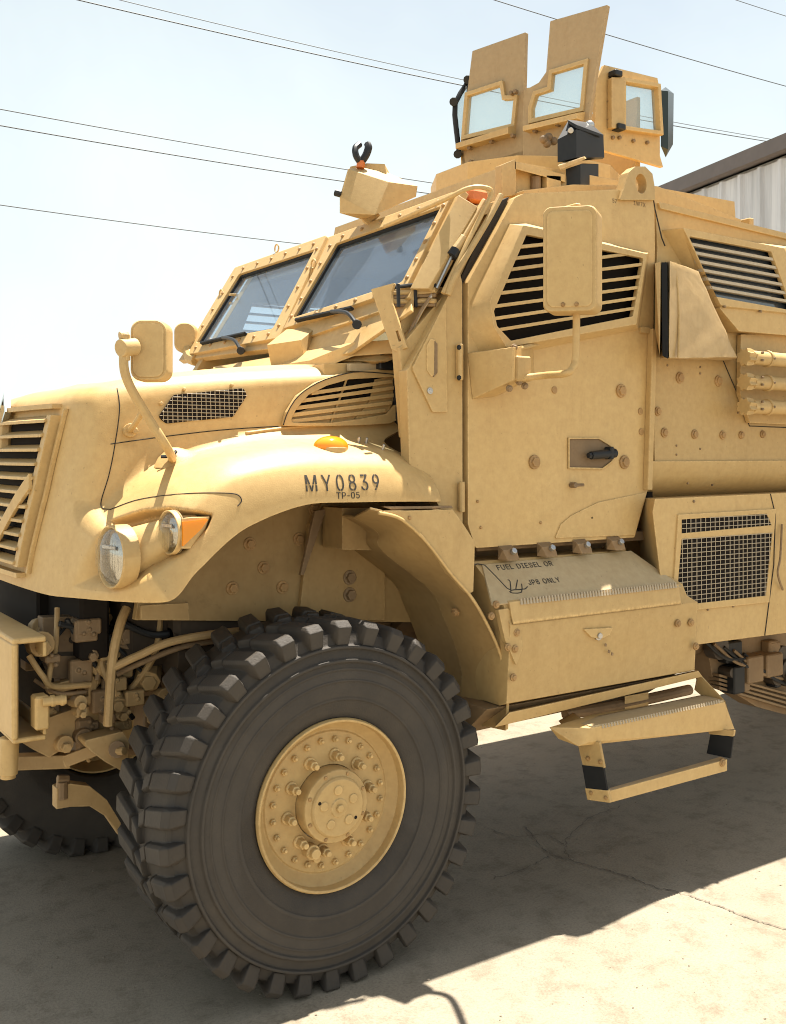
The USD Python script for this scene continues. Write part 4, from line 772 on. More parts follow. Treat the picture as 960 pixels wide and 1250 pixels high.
for k in range(6):
    t = (k + .9) / 7; a = V(rwi[0]) * (1 - t) + V(rwi[3]) * t; b = V(rwi[1]) * (1 - t) + V(rwi[2]) * t
    pa, pb = V(PR.ab(PR.p(*a))), V(PR.ab(PR.p(*b))); w_ = Polygon([pa - (.03, .006), pb + (.03, -.006), pb + (.03, .006), pa + (-.03, .006)]).intersection(oq.buffer(.003))
    obj(rs, 'window_slat', extr(PR, w_, .022, -.003), PALE)
a_, b_ = RS.ab(RS.p(951, 311)); lt, _ = letters('G', .03, RS, a_, b_, stencil=False, front=.001); obj(rs, 'stencil_letter', lt, GRIME, False)
obj(rs, 'window_sill', plate(PR, [(880, 374), (990, 386), (1000, 412), (905, 404)], .06, -.01, r=.004), TAN)
for q in ((884, 374), (928, 380)): obj(rs, 'bolt', bolt(PR.p(*q), (0, -1, -.2), .006, .01, 6, 0), GRIME)
# covered frame on the side, wrapped in a sheet and held by a black strap
tp = [at(818, 318, y=.00), at(853, 331, y=.03), at(900, 436, y=.03), at(817, 437, y=-.03)]
tb = [at(812, 319, y=.12), at(850, 330, y=.12), at(898, 440, y=.12), at(806, 437, y=.12)]
COVER = paint('shiny_tan_cover', (.55, .385, .18), (.60, .45, .25), rough=.3, wear=.4)
cvm = trimesh.Trimesh(*[x for x in (lambda q: (q.vertices, q.faces))(hull(tp + tb))], process=True)
cvm = cvm.subdivide().subdivide().subdivide().subdivide()
fold = cvm.vertices @ V([[.8, 0, .6], [0, 1., 0], [-.6, 0, .8]]).T; nz = meshkit.fbm(fold * V([4, 6, 15]) + V([3, 0, 0]), 4); cvm.vertices = cvm.vertices + cvm.vertex_normals * ((nz - .5) * .013)[:, None]
cv = obj(T, 'covered_frame', cvm, COVER, 60, label='tan sheet cover wrapped round a side frame')
obj(cv, 'strap', loft([[at(808, 320, y=.02), at(815, 320, y=.0), at(816, 438, y=-.035), at(809, 434, y=-.01)], [at(808, 320, y=.13), at(815, 320, y=.13), at(816, 438, y=.13), at(809, 434, y=.13)]]), BRUBBER)
obj(cv, 'back_frame', hull([at(800, 321, y=.04), at(807, 319, y=.02), at(800, 402, y=.04), at(806, 434, y=.0), at(800, 321, y=.13), at(807, 319, y=.13), at(800, 402, y=.13), at(806, 434, y=.13)]), TAN)
obj(cv, 'cord', tube([at(q, r, y=.02 - .05 * (r - 320) / 120) + V([0, -.006, 0]) for q, r in ((823, 320), (826, 350), (828, 390), (827, 436))], .005, 6), TAN)
# rack of three tubes with star shaped ends
rk = obj(T, 'tube_rack', plate(PY(.11), [(905, 408), (1000, 408), (1000, 520), (916, 516), (904, 480)], .02, r=.003), TAN)
for k in range(3):
    py = 436 + k * 30; p = at(912, py, y=.03); q = p + V([.75, 0, 0]); r0 = .031
    obj(rk, 'tube', cyl(p + V([.03, 0, 0]), q, r0, 18), TAN)
    an = np.arange(16) / 16 * 2 * math.pi; rad = np.where(np.arange(16) % 2, .041, .030)
    st_ = [[(p[0] + dx, p[1] + rr * math.cos(a), p[2] + rr * math.sin(a)) for a, rr in zip(an, rad * kk)] for dx, kk in ((-.02, 1.), (.012, .95), (.05, .72))]
    obj(rk, 'star_end', loft(st_), TAN, 20)
    obj(rk, 'clamp', cyl(p + V([.135, 0, 0]), p + V([.15, 0, 0]), .037, 18), TAN)
    for dx, dz in ((.06, .02), (.06, -.012), (.142, .0)): obj(rk, 'clamp_bolt', bolt(p + V([dx, -.034, dz]), (0, -1, 0), .006, .008, 6, 0), GRIME)
obj(rk, 'loose_chain', cat([trimesh.creation.icosphere(1, .007 + .006 * rng.random()).apply_translation(at(912 + 26 * rng.random(), 494 + 9 * rng.random(), y=.06)) for _ in range(24)]), GRIME)
# cooling unit box behind the step tank
PC = PY(.03)
ac = obj(T, 'cooling_box', hull([PC.p(*q) for q in ((800, 609), (797, 625), (806, 700), (842, 788), (1040, 762), (1040, 598))] + [at(779, 608, y=.22), at(779, 640, y=.22), at(790, 790, y=.3), at(800, 609, y=.6), at(830, 790, y=.6), (2.75, .6, 1.5), (2.75, .6, .92)]), TAN)
m1 = [(831, 634), (935, 627), (941, 641), (831, 651)]; m2_ = [(831, 658), (942, 650), (934, 727), (845, 737), (826, 715)]
for mm in (m1, m2_):
    obj(ac, 'opening', plate(PC, mm, .004, .003), DARK)
    obj(ac, 'mesh_screen', screen(PC, mm, .030, .0195, .0028, .006), PALE)
obj(ac, 'mesh_rim', extr(PC, rpoly(PC.pts([(827, 628), (946, 621), (938, 735), (842, 745), (821, 718)]), 0).difference(rpoly(PC.pts(m1), 0)).difference(rpoly(PC.pts(m2_), 0)), .01, .007), TAN)
obj(ac, 'panel_gap', tube([PC.off(.001).p(*q) for q in ((941, 603), (947, 628), (945, 690), (934, 776))], .003, 5, 0), SEAM)
for q in ((847, 612), (864, 744), (895, 740), (925, 735)): obj(ac, 'bolt', bolt(PC.p(*q), (0, -1, 0), .006, .006, 6, 0), GRIME)
obj(T, 'fuel_pipe', tube([at(955, 640, y=.02), at(953, 680, y=0), at(950, 700, y=.0), at(956, 720, y=.02)], .005, 6), GRIME)

# ---- fuel tank box with tread shelf below the door
prof = [(.13, 1.30), (.0, 1.165), (-.004, 1.115), (-.012, 1.085), (.02, .80), (.06, .785), (.45, .785), (.45, 1.30)]
x0 = [.67, .70, .715, .725, .735, .735, .74, .70]; x1 = [1.455, 1.645, 1.67, 1.725, 1.745, 1.745, 1.70, 1.45]
tank = obj(T, 'fuel_tank_box', prism(prof, x0, x1), TAN, 20)
sn = nrm(np.cross(V([1., 0, 0]), V([0, .13, .135]))); sn = -sn if sn[2] < 0 else sn
PSH = Plane((.65, .0, 1.165), sn, u=(1, 0, 0))
if PSH.v[2] < 0: PSH.v = -PSH.v
shelf = obj(tank, 'tread_shelf', plate(PSH, [(588, 690), (770, 673), (833, 717), (601, 739)], .008, .004, r=.003), GRIP, label='grey worn step shelf with stencilled fuel marking')
teeth = []
for k in range(56):
    x = .77 + k * .0148; y_, z_ = -.012, -.006; teeth.append(hull([(x + a, y_ + b, z_ + c) for a, b, c in ((0, .012, 1.166), (.010, .012, 1.166), (0, -.006, 1.160), (.010, -.006, 1.160), (.002, -.002, 1.182), (.008, -.002, 1.182), (.002, .006, 1.180), (.008, .006, 1.180))]))
obj(tank, 'tread_teeth', cat(teeth), PALE)
obj(tank, 'tread_lip', hull([(.72, .004, 1.172), (1.61, .004, 1.172), (.72, -.012, 1.166), (1.61, -.012, 1.166), (.735, -.016, 1.085), (1.62, -.016, 1.085)]), TAN)
PK = PY(-.012)
ends = [(588, 688), (604, 735), (622, 762), (634, 800), (632, 864), (616, 866), (612, 800), (590, 755), (576, 730)]
obj(tank, 'end_cheek', plate(PY(.005), [(606, 744), (618, 742), (632, 760), (636, 790), (628, 812), (614, 780)], .02, .012, r=.003), TAN)
for q in ((606, 738), (600, 752), (629, 792), (620, 790), (631, 772), (627, 827)): obj(tank, 'bolt', bolt(PY(-.008).p(*q), (0, -1, 0), .010, .010, 6, 1.4), BOLT)
for q in ((828, 761), (844, 760), (850, 789)): obj(tank, 'bolt', bolt(PY(-.010).p(*q), (0, -1, 0), .011, .010, 6, 1.4), BOLT)
obj(tank, 'front_rib', plate(PY(-.010), [(712, 768), (748, 766), (744, 775), (734, 780), (722, 778)], .01, .003, r=.002), TAN)
obj(tank, 'latch', bolt(PY(-.008).p(731, 776), (0, -1, 0), .012, .012, 8, 1.5), STEEL)
for q in ((738, 789), (742, 797), (746, 800)): obj(tank, 'chip', extr(PY(-.006).off(.004), Polygon([V(PY(-.006).ab(PY(-.006).p(*q))) + v for v in ((0, 0), (.008, -.002), (.011, .008), (.002, .012))]), .003), GRIME)
for k, px_ in enumerate((624, 671, 714, 755)):
    p = at(px_, 676 - (px_ - 624) * .09, y=.10); br_ = obj(tank, 'bracket', hull([p + V(q) for q in ((-.045, .02, .03), (.02, .02, .03), (-.045, .02, -.02), (.035, -.008, -.024), (-.02, -.008, -.024), (.02, -.008, .015), (-.045, -.008, .015))]), GRIME)
    obj(br_, 'bolt', bolt(p + V([.0, -.012, .008]), (0, -.8, .5), .012, .012, 8, 0), STEEL)
for t_, q0, q1 in (('FUEL DIESEL OR', (608, 697), (681, 688)), ('JP8 ONLY', (646, 715), (686, 706))):
    a_, b_ = PSH.ab(PSH.p(*q0)); e_ = PSH.ab(PSH.p(*q1))[0]; w_ = letters(t_, .022, PSH, a_, b_)[1]
    obj(shelf, 'stencil_text', letters(t_, .022, PSH, a_, b_, front=.0055, bold=False, gap=1.25, squeeze=.9 * (e_ - a_) / w_)[0], INK, False)
for pts in ([(578, 690), (592, 690), (619, 718), (628, 720), (641, 719), (644, 716)], [(622, 722), (626, 724), (637, 723), (637, 713)], [(624, 724), (623, 710), (620, 708)], [(630, 719), (632, 708)]):
    obj(shelf, 'painted_line', tube([PSH.off(.004).p(*q) for q in pts], .0022, 5, 2), INK)
obj(T, 'under_tray', hull([(.67, .05, .782), (1.68, .05, .782), (.67, .46, .782), (1.68, .46, .782), (.68, .2, .66), (1.66, .2, .68), (.68, .4, .66), (1.66, .4, .68)]), GRIME)
# lower lip and steps
obj(T, 'step_mount', loft([[at(604, 888, y=.02), at(622, 870, y=.01), at(620, 868, y=.10), at(606, 885, y=.12)], [at(858, 826, y=.02), at(853, 819, y=.01), at(850, 818, y=.1), at(853, 824, y=.12)]]), TAN)
st = obj(T, 'step', hull([at(720, 889, y=-.08), at(885, 857, y=-.08), at(897, 890, y=-.07), at(720, 906, y=-.08), at(671, 888, y=.0), at(682, 902, y=.0), at(706, 911, y=-.07), at(860, 850, y=.05), at(725, 872, y=.06), at(692, 888, y=.02)]), TAN)
obj(st, 'tread', hull([at(722, 888, y=-.078) + V([0, 0, .004]), at(884, 856, y=-.078) + V([0, 0, .004]), at(858, 850, y=.04) + V([0, 0, .006]), at(700, 882, y=.03) + V([0, 0, .006])] + [at(722, 888, y=-.078) + V([0, 0, -.004]), at(884, 856, y=-.078) + V([0, 0, -.004])]), GRIP)
tq = [at(735, 889, y=-.08), at(880, 858, y=-.08)]
obj(st, 'tread_teeth', cat([hull([tq[0] + (tq[1] - tq[0]) * k / 44 + V(d) for d in ((0, -.004, 0), (.008, -.004, 0), (0, .012, 0), (.008, .012, 0), (.002, 0, .014), (.007, 0, .014))]) for k in range(44)]), PALE)
obj(st, 'arm', hull([at(852, 822, y=.06), at(858, 826, y=.04), at(886, 856, y=-.07), at(893, 880, y=-.07), at(866, 846, y=.03), at(848, 842, y=.08)]), TAN)
obj(st, 'arm', hull([at(690, 890, y=.03), at(682, 880, y=.12), at(706, 906, y=-.05), at(700, 870, y=.12), at(720, 884, y=-.03)]), TAN)
obj(st, 'crossbar', tube([at(690, 872, y=.16), at(760, 860, y=.16), at(842, 842, y=.16)], .022, 10), GRIME)
obj(st, 'bracket', hull([V(at(q, r, y=yy)) for q, r in ((763, 850), (792, 845), (792, 872), (763, 878)) for yy in (.14, .17)]), TAN)
sp1 = Plane(at(730, 940, y=-.08), (-.75, -.62, .18)); sp2 = Plane(at(878, 915, y=-.08), (-.75, -.62, .18))
lw = obj(T, 'lower_step', hull([at(743, 966, y=-.09), at(888, 927, y=-.09), at(888, 941, y=-.09), at(745, 980, y=-.09), at(745, 962, y=-.0), at(880, 924, y=.0), at(880, 930, y=.0), at(745, 968, y=0.)]), TAN)
obj(lw, 'strap', plate(Plane(at(722, 930, y=-.06), (-.97, -.25, .0)), [(705, 906), (732, 906), (738, 938), (712, 936)], .012, r=.002), TAN)
obj(lw, 'strap', plate(Plane(at(722, 930, y=-.06), (-.97, -.25, .0)), [(711, 934), (737, 937), (742, 966), (716, 962)], .010, .002), BRUBBER)
obj(lw, 'strap', plate(Plane(at(722, 930, y=-.06), (-.97, -.25, .0)), [(715, 962), (743, 965), (746, 980), (718, 976)], .016, .004, r=.002), TAN)
obj(lw, 'strap', plate(Plane(at(880, 910, y=-.06), (-.97, -.25, .0)), [(868, 894), (896, 896), (892, 926), (863, 920)], .010, 0), BRUBBER)
obj(lw, 'strap', plate(Plane(at(880, 910, y=-.06), (-.97, -.25, .0)), [(866, 890), (897, 892), (896, 899), (866, 896)], .016, .003, r=.002), TAN)
for q in ((718, 926), (733, 930), (722, 968), (740, 974)): obj(lw, 'bolt', bolt(Plane(at(722, 930, y=-.06), (-.97, -.25, .0)).off(.004).p(*q), (-.97, -.25, 0), .006, .006, 6, 1.3), BOLT)
obj(lw, 'bolt', bolt(at(882, 931, y=-.09), (0, -1, 0), .012, .01, 6, 1.4), BOLT)

# ---- roof: riser, turret, rails, sensors
riser = obj(T, 'roof_riser', hull([(1.06, .34, 2.86), (1.06, 2 * C - .34, 2.86), (2.42, .34, 2.89), (2.42, 2 * C - .34, 2.89), (1.02, .34, 2.66), (1.02, 2 * C - .34, 2.66), (2.44, .34, 2.66), (2.44, 2 * C - .34, 2.66)]), TAN)
obj(riser, 'side_plate', plate(PY(.25), [(640, 232), (700, 225), (803, 227), (905, 268), (905, 300), (640, 290)], .09, 0, r=.003), TAN)
obj(riser, 'end_plate', bx(2.43, 2.46, .26, .36, 2.68, 2.80), TAN)
lr = Plane((1.5, .105, 2.72), (0, -1, 0))
rg_ = rpoly(lr.pts([(757, 244), (762, 230), (768, 210), (776, 203), (788, 203), (797, 212), (800, 230), (800, 244)]), .0).difference(Polygon([lr.ab(lr.p(783, 224)) + V([.033 * math.cos(a), .04 * math.sin(a)]) for a in np.linspace(0, 2 * math.pi, 20)[:-1]]))
obj(T, 'lifting_eye', extr(lr, rg_.buffer(-.004).buffer(.004), .045, 0), TAN)
# turret shields
tdir = nrm((-.18, 1, 0)); tn = nrm(np.cross(tdir, UP)); tn = tn if tn[0] < 0 else -tn
tp0 = at(700, 170, y=.70); PTf = Plane(tp0, tn)
shA = [(575, 62), (642, 39), (640, 128), (657, 107), (667, 92), (673, 26), (742, 6), (714, 152), (640, 172), (566, 206), (560, 170), (567, 160)]
tur = obj(T, 'turret', hull([PTf.p(*q) + d for q in ((563, 207), (700, 165), (712, 190), (575, 236)) for d in (V([0, 0, 0]), V([.06, 0, 0]))]), TAN)
winA = [(573, 117), (613, 104), (616, 122), (630, 121), (627, 152), (569, 166)]
winB = [(651, 132), (656, 116), (674, 110), (676, 90), (716, 78), (711, 132), (651, 146)]
obj(tur, 'shield', plate(PTf, [(577, 62), (642, 39), (640, 118), (646, 200), (566, 226), (563, 168), (571, 110)], .02, 0, r=.003, holes=[winA]), SHIELDTAN)
obj(tur, 'shield', plate(PTf, [(673, 26), (743, 6), (727, 100), (713, 190), (640, 204), (639, 150), (641, 108), (648, 107), (659, 101), (668, 88)], .02, .006, r=.003, holes=[winB]), SHIELDTAN)
for w_, nm in ((winA, 0), (winB, 1)):
    pw_ = rpoly(PTf.pts(w_), 0); obj(tur, 'window_frame', extr(PTf, pw_.buffer(.018, join_style=2).difference(pw_.buffer(-.002)), .03, .016), FRAMETAN)
    obj(tur, 'window_pane', extr(PTf, pw_, .02, .0), TGLASS)
obj(tur, 'sill', loft([[PTf.p(566, 172), PTf.p(566, 184), PTf.p(566, 184) + tn * .06, PTf.p(566, 178) + tn * .06], [PTf.p(630, 152), PTf.p(630, 166), PTf.p(630, 166) + tn * .06, PTf.p(630, 158) + tn * .06]]), TAN)
obj(tur, 'sill', loft([[PTf.p(648, 152), PTf.p(648, 163), PTf.p(648, 163) + tn * .06, PTf.p(648, 157) + tn * .06], [PTf.p(716, 136), PTf.p(714, 148), PTf.p(714, 148) + tn * .06, PTf.p(715, 141) + tn * .06]]), TAN)
for q in ((575, 181), (602, 173), (628, 166), (655, 160), (683, 152), (577, 198), (578, 208), (626, 114), (631, 112)): obj(tur, 'bolt', bolt(PTf.off(.022).p(*q), tn, .011, .02, 8, 0), GRIME)
# turret near side with a thick glass block, and the glass blocks at both ends
PTs = Plane(at(740, 140, y=.66), nrm((-.086, -1, 0)))
sw_ = [(759, 101), (799, 108), (802, 162), (759, 156)]
sd = obj(tur, 'side_shield', plate(PTs, [(738, 79), (803, 95), (806, 112), (806, 190), (810, 204), (726, 180), (728, 100)], .02, 0, r=.002, holes=[sw_]), TAN)
ps_ = rpoly(PTs.pts(sw_), 0)
obj(tur, 'window_frame', extr(PTs, ps_.buffer(.016, join_style=2).difference(ps_.buffer(-.002)), .04, .03), TAN)
obj(tur, 'window_pane', extr(PTs, ps_, .02, .0), TGLASS)
obj(tur, 'window_post', plate(PTs, [(741, 97), (757, 97), (757, 160), (741, 158)], .03, .035, r=.003), TAN)
for q in ((746, 92), (750, 157)): obj(tur, 'latch', bx(*(lambda p: (p[0] - .02, p[0] + .03, p[1] - .05, p[1], p[2] - .014, p[2] + .014))(PTs.p(*q)), .004), BLACK)
for q in ((743, 124), (743, 146), (755, 131), (756, 168), (773, 172), (790, 174), (748, 168)): obj(tur, 'bolt', bolt(PTs.off(.002).p(*q), PTs.n, .009, .012, 8, 0), GRIME)
e0, e1 = at(807, 112, y=.62), at(822, 110, y=.9)
obj(tur, 'glass_block', hull([at(807, 110, y=.64), at(813, 106, y=.72), at(823, 114, y=.72), at(807, 178, y=.64), at(813, 192, y=.66), at(822, 176, y=.72), at(816, 111, y=.62), at(816, 182, y=.62)]), GREENEDGE)
obj(tur, 'glass_block', plate(Plane(at(563, 140, y=1.42), nrm((-.6, -.8, 0))), [(569, 104), (573, 108), (566, 172), (557, 160), (556, 128)], .03, 0), TGLASS)
obj(tur, 'block_edge', tube([at(571, 98, y=1.42), at(569, 104, y=1.42), at(556, 126, y=1.42), at(557, 155, y=1.42), at(561, 186, y=1.42)], .014, 8, 2), BLACK)
obj(tur, 'block_edge', tube([at(573, 106, y=1.40), at(570, 140, y=1.40), at(565, 178, y=1.40)], .012, 8, 2), BLACK)
for q in ((554, 124), (559, 188), (571, 97)): obj(tur, 'bolt', cyl(at(*q, y=1.45), at(*q, y=1.38), .022, 10), BLACK)
obj(tur, 'side_shield', hull([PTf.p(563, 168), PTf.p(563, 206), PTf.p(575, 236), PTf.p(563, 168) + V([.25, .12, 0]), PTf.p(563, 206) + V([.25, .12, 0]), PTf.p(575, 236) + V([.25, .1, 0])]), TAN)
obj(tur, 'rear_shield', hull([(2.15, .72, 2.92), (2.15, 1.4, 2.92), (2.17, .72, 3.45), (2.17, 1.4, 3.45), (2.19, .72, 3.45), (2.19, 1.4, 2.92), (2.19, .72, 2.92), (2.19, 1.4, 3.45)]), TAN)
ringt = [(1.0 * .0 + .50, 2.88), (.52, 2.88), (.52, 3.02), (.46, 3.02)]
trc = V([1.72, 1.04]); an = np.arange(12) / 12 * 2 * math.pi + math.pi / 12
obj(tur, 'turret_ring', loft([[(trc[0] + .47 * math.cos(a), trc[1] + .47 * math.sin(a), z) for a in an] for z in (2.86, 3.03)]), TAN, 20)
obj(tur, 'catch', cat([trimesh.creation.icosphere(1, .02).apply_translation(at(q, r, y=.72)) for q, r in ((664, 170), (670, 167), (676, 172), (668, 175))]), GRIME)
# roof frame, black camera head
rf = obj(T, 'roof_frame', plate(PY(.30), [(613, 201), (630, 194), (630, 238), (613, 240)], .04, r=.002), TAN)
obj(rf, 'bar', hull([at(629, 197, y=.30), at(629, 206, y=.30), at(690, 213, y=.30), at(690, 222, y=.30), at(629, 197, y=.36), at(690, 213, y=.36), at(629, 206, y=.36), at(690, 222, y=.36)]), TAN)
obj(rf, 'leg', plate(PY(.30), [(668, 214), (685, 215), (685, 240), (668, 240)], .03, r=.002), TAN)
obj(rf, 'foot', cyl(at(654, 236, y=.33), at(654, 216, y=.33), .022, 10), GRIME)
obj(rf, 'plate', hull([at(681, 202, y=.28), at(713, 191, y=.30), at(715, 194, y=.30), at(684, 207, y=.28), at(690, 196, y=.45), at(722, 190, y=.45)]), TAN)
ch = obj(T, 'camera_head', hull([at(691, 206, y=.34), at(709, 200, y=.30), at(731, 200, y=.38), at(692, 228, y=.34), at(709, 228, y=.30), at(731, 226, y=.38), at(712, 199, y=.46), at(712, 226, y=.46)]), BLACK, 20, label='black camera head on the roof edge')
obj(ch, 'head', hull([at(681, 170, y=.34), at(694, 147, y=.36), at(704, 158, y=.30), at(704, 192, y=.30), at(681, 198, y=.34), at(737, 164, y=.38), at(738, 192, y=.38), at(728, 158, y=.46), at(690, 160, y=.46), at(736, 194, y=.42)]), BLACK, 20)
obj(ch, 'visor', hull([at(693, 146, y=.34), at(704, 152, y=.30), at(736, 164, y=.36), at(735, 167, y=.36), at(703, 156, y=.30), at(694, 150, y=.34), at(722, 150, y=.46), at(704, 147, y=.46)]), BLACK, 20)
obj(ch, 'knob', cyl(at(697, 159, y=.34), at(697, 159, y=.30), .012, 12), STEEL)
obj(ch, 'lens_cover', trimesh.Trimesh(*[x for x in (lambda s: (s.vertices * .022 + at(720, 153, y=.44), s.faces))(trimesh.creation.icosphere(2, 1.))], process=False), STEEL, True)  # small steel dome added as the bright highlight on the head
obj(ch, 'cable', tube([at(690, 226, y=.35), at(686, 220, y=.35), at(688, 212, y=.35)], .008, 6), BLACK)
# sensor box at the middle of the roof front
sb = obj(T, 'sensor_box', hull([at(q, r, y=.86) for q, r in ((425, 206), (455, 202), (454, 256), (443, 268), (415, 260), (415, 240))] + [at(q, r, y=.70) for q, r in ((475, 222), (510, 227), (508, 240), (466, 258), (458, 262))]), TAN, 15)
obj(sb, 'hood', plate(Plane(at(450, 205, y=.84), (-.7, -.7, .1)), [(424, 213), (428, 203), (448, 199), (470, 200), (474, 224), (458, 222), (456, 206), (440, 208), (430, 215)], .09, r=.002), TAN)
obj(sb, 'knob', cyl(at(409, 235, y=.88), at(417, 237, y=.86), .014, 10), BLACK)
hn = obj(sb, 'bracket', tube([at(440, 205, y=.84), at(441, 197, y=.84)], .018, 8, 0), RED)
obj(sb, 'prong', tube([at(440, 198, y=.84), at(435, 190, y=.84), at(434, 181, y=.85), at(439, 176, y=.86)], .014, 8), BLACK)
obj(sb, 'prong', tube([at(441, 198, y=.84), at(447, 189, y=.83), at(450, 180, y=.83), at(449, 176, y=.84)], .016, 8), BLACK)
obj(sb, 'mount', tube([at(446, 272, y=.83), at(452, 266, y=.82), at(460, 258, y=.8)], .022, 8), TAN)
# ---- fender mirror on its post, far mirror
ft = on(half, 211, 562); pb0 = at(151, 436, y=.14)
post = obj(T, 'post_mirror', rbox(at(185.5, 429, y=.16), RT, UP, FW, 46 / FPX * 2.98, 75 / FPX * 2.98, .085, .032), TAN, 40, label='rounded mirror on a bent post on the mudguard')
obj(post, 'back_panel', rbox(at(185.5, 429, y=.16) - FW * .042, RT, UP, FW, 38 / FPX * 2.98, 66 / FPX * 2.98, .006, .026), TAN, 40)
obj(post, 'post', tube([at(151, 430, y=.13), at(152, 452, y=.13), at(160, 474, y=.135), at(180, 508, y=.15), at(205, 548, y=.17), ft[0] + V([0, 0, .0])], .0135, 10), TAN)
obj(post, 'clamp', cat([cyl(at(147, 425, y=.12), at(165, 423, y=.14), .026, 14), cyl(at(153, 408, y=.13), at(153, 440, y=.13), .014, 10), cyl(at(146, 410, y=.13), at(156, 409, y=.13), .013, 10)]), TAN)
obj(post, 'brace', tube([at(176, 498, y=.15), at(166, 516, y=.25), on(half, 158, 526)[0]], .009, 8, 3), TAN)
h = on(half, 158, 526); obj(post, 'brace_foot', cat([cyl(h[0] - h[1] * .01, h[0] + h[1] * .02, .022, 14), cyl(on(half, 163, 527)[0], on(half, 163, 527)[0] + h[1] * .03, .010, 8)]), TAN)
fm = ft[0]; an = np.arange(20) / 20 * 2 * math.pi
cone = []
for kx, kz, q in ((.115, -.025, 0), (.085, .008, .2), (.045, .03, .5), (.018, .042, 1.)): cone.append([fm + V([kx * math.cos(a) * (1.3 if math.cos(a) > 0 else .8) + .03 * (1 - q), kx * .62 * math.sin(a) + .01, kz]) for a in an])
obj(post, 'foot', loft(cone), TAN, 60)
obj(post, 'foot_crease', tube([fm + V([-.05, -.025, .012]), fm + V([-.02, -.035, .015]), fm + V([.0, -.03, .03])], .006, 6), BLACK)
fr = obj(T, 'far_mirror', rbox(at(228, 413, y=2.13), RT, UP, FW, 27 / FPX * 5.2, 36 / FPX * 5.2, .10, .045), TAN, 40, label='rounded mirror seen beyond the far windscreen corner')
obj(fr, 'arm', tube([at(228, 420, y=2.13), at(232, 436, y=2.05), at(240, 440, y=1.98)], .03, 8), TAN)
for q in ((270, 358), (383, 322), (338, 303)): obj(wsf, 'eye', tube([PW.off(.02).p(*q) + V([0, .02 * math.cos(a), .02 * math.sin(a)]) for a in np.linspace(0, 2 * math.pi, 12)], .004, 5, 0), TAN)

# ---- bumper and running gear
bz0, bz1 = at(22, 903, y=.5)[2], at(22, 785, y=.5)[2]
bxf = at(22, 800, y=.5)[0]
bump = obj(T, 'bumper', bx(bxf - .02, bxf, .49, 2 * C - .49, bz0, bz1, .006), TAN)
obj(bump, 'top_plate', bx(bxf - .018, bxf + .085, .495, 2 * C - .495, bz1 - .004, bz1 + .014, .004), TAN)
obj(bump, 'rear_lip', bx(bxf + .075, bxf + .087, .495, 2 * C - .495, bz1 - .05, bz1 - .004, .003), TAN)
obj(bump, 'bottom_plate', bx(bxf - .016, bxf + .085, .495, 2 * C - .495, bz0 - .012, bz0 + .004, .004), TAN)
obj(bump, 'rear_lip', bx(bxf + .075, bxf + .087, .495, 2 * C - .495, bz0 + .004, bz0 + .05, .003), TAN)
obj(bump, 'web', bx(bxf + .002, bxf + .02, .62, 2 * C - .62, bz0 + .01, bz1 - .01), GRIME)
vv_ = obj(T, 'air_coupling', bx(*(lambda p: (p[0] - .015, p[0] + .03, p[1] - .03, p[1] + .03, p[2] - .07, p[2] + .035))(at(46, 862, y=.5)), .006), TAN)
obj(vv_, 'nozzle', cat([cyl(at(52, 857, y=.47), at(81, 854, y=.46), .015, 12), cyl(at(62, 856, y=.47), at(67, 855, y=.47), .019, 12), cyl(at(74, 855, y=.465), at(78, 854.5, y=.465), .018, 12)]), TAN)
obj(T, 'tow_eye', cat([cyl(at(12, 900, y=.6), at(10, 945, y=.6), .03, 12), cyl(at(10, 925, y=.6), at(10, 950, y=.6), .024, 12)]), TAN)
rail_ = obj(T, 'frame_rail', bx(-.62, 5.1, .78, .86, .86, 1.10), GRIME); obj(T, 'frame_rail', bx(-.62, 5.1, 2 * C - .86, 2 * C - .78, .86, 1.10), GRIME)
obj(T, 'engine', cat([bx(-.45, .55, .62, 1.5, .95, 1.62, .03), bx(-.30, .3, .54, .63, 1.0, 1.3, .02), cyl((-.3, .60, 1.0), (.2, .60, 1.0), .09, 14)]), plain('dark_engine', (.045, .032, .021), .7, spec=.2))
obj(T, 'radiator', cat([bx(-.60, -.50, .62, 1.52, 1.0, 1.75, .01), bx(-.64, -.48, 1.0, 2.0, .905, 1.232, .01)]), DARK)
fb = obj(T, 'frame_bracket', plate(PY(.70), [(52, 754), (114, 752), (116, 797), (113, 830), (64, 828), (52, 800)], .06, r=.004), GRIME)
obj(fb, 'gap', plate(PY(.70), [(62, 796), (116, 795), (116, 800), (62, 801)], .002, .002), SEAM)
for q in ((90, 762), (88, 781), (72, 770)): obj(fb, 'hole', cyl(PY(.70).p(*q), PY(.70).p(*q) + V([0, -.004, 0]), .012, 10), SEAM)
obj(fb, 'rib', plate(PY(.70), [(102, 754), (106, 754), (106, 796), (102, 796)], .02, .018), GRIME)
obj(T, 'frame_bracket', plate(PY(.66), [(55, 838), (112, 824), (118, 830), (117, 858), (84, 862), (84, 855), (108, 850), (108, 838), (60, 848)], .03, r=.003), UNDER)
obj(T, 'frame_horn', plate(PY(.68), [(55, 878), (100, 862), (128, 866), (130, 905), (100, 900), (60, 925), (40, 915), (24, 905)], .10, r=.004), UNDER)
obj(T, 'spring_hanger', cat([bx(-.60, -.54, .66, .74, .66, .80, .01), cyl((-.58, .64, .74), (-.58, .76, .74), .03, 14)]), GRIME)
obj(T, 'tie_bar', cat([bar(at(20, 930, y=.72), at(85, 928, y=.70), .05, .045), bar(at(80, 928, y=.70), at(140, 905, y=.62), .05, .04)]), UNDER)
ks = obj(T, 'steering_knuckle', plate(PY(.55), [(100, 905), (150, 893), (158, 905), (155, 945), (128, 930), (112, 918)], .08, r=.01), UNDER)
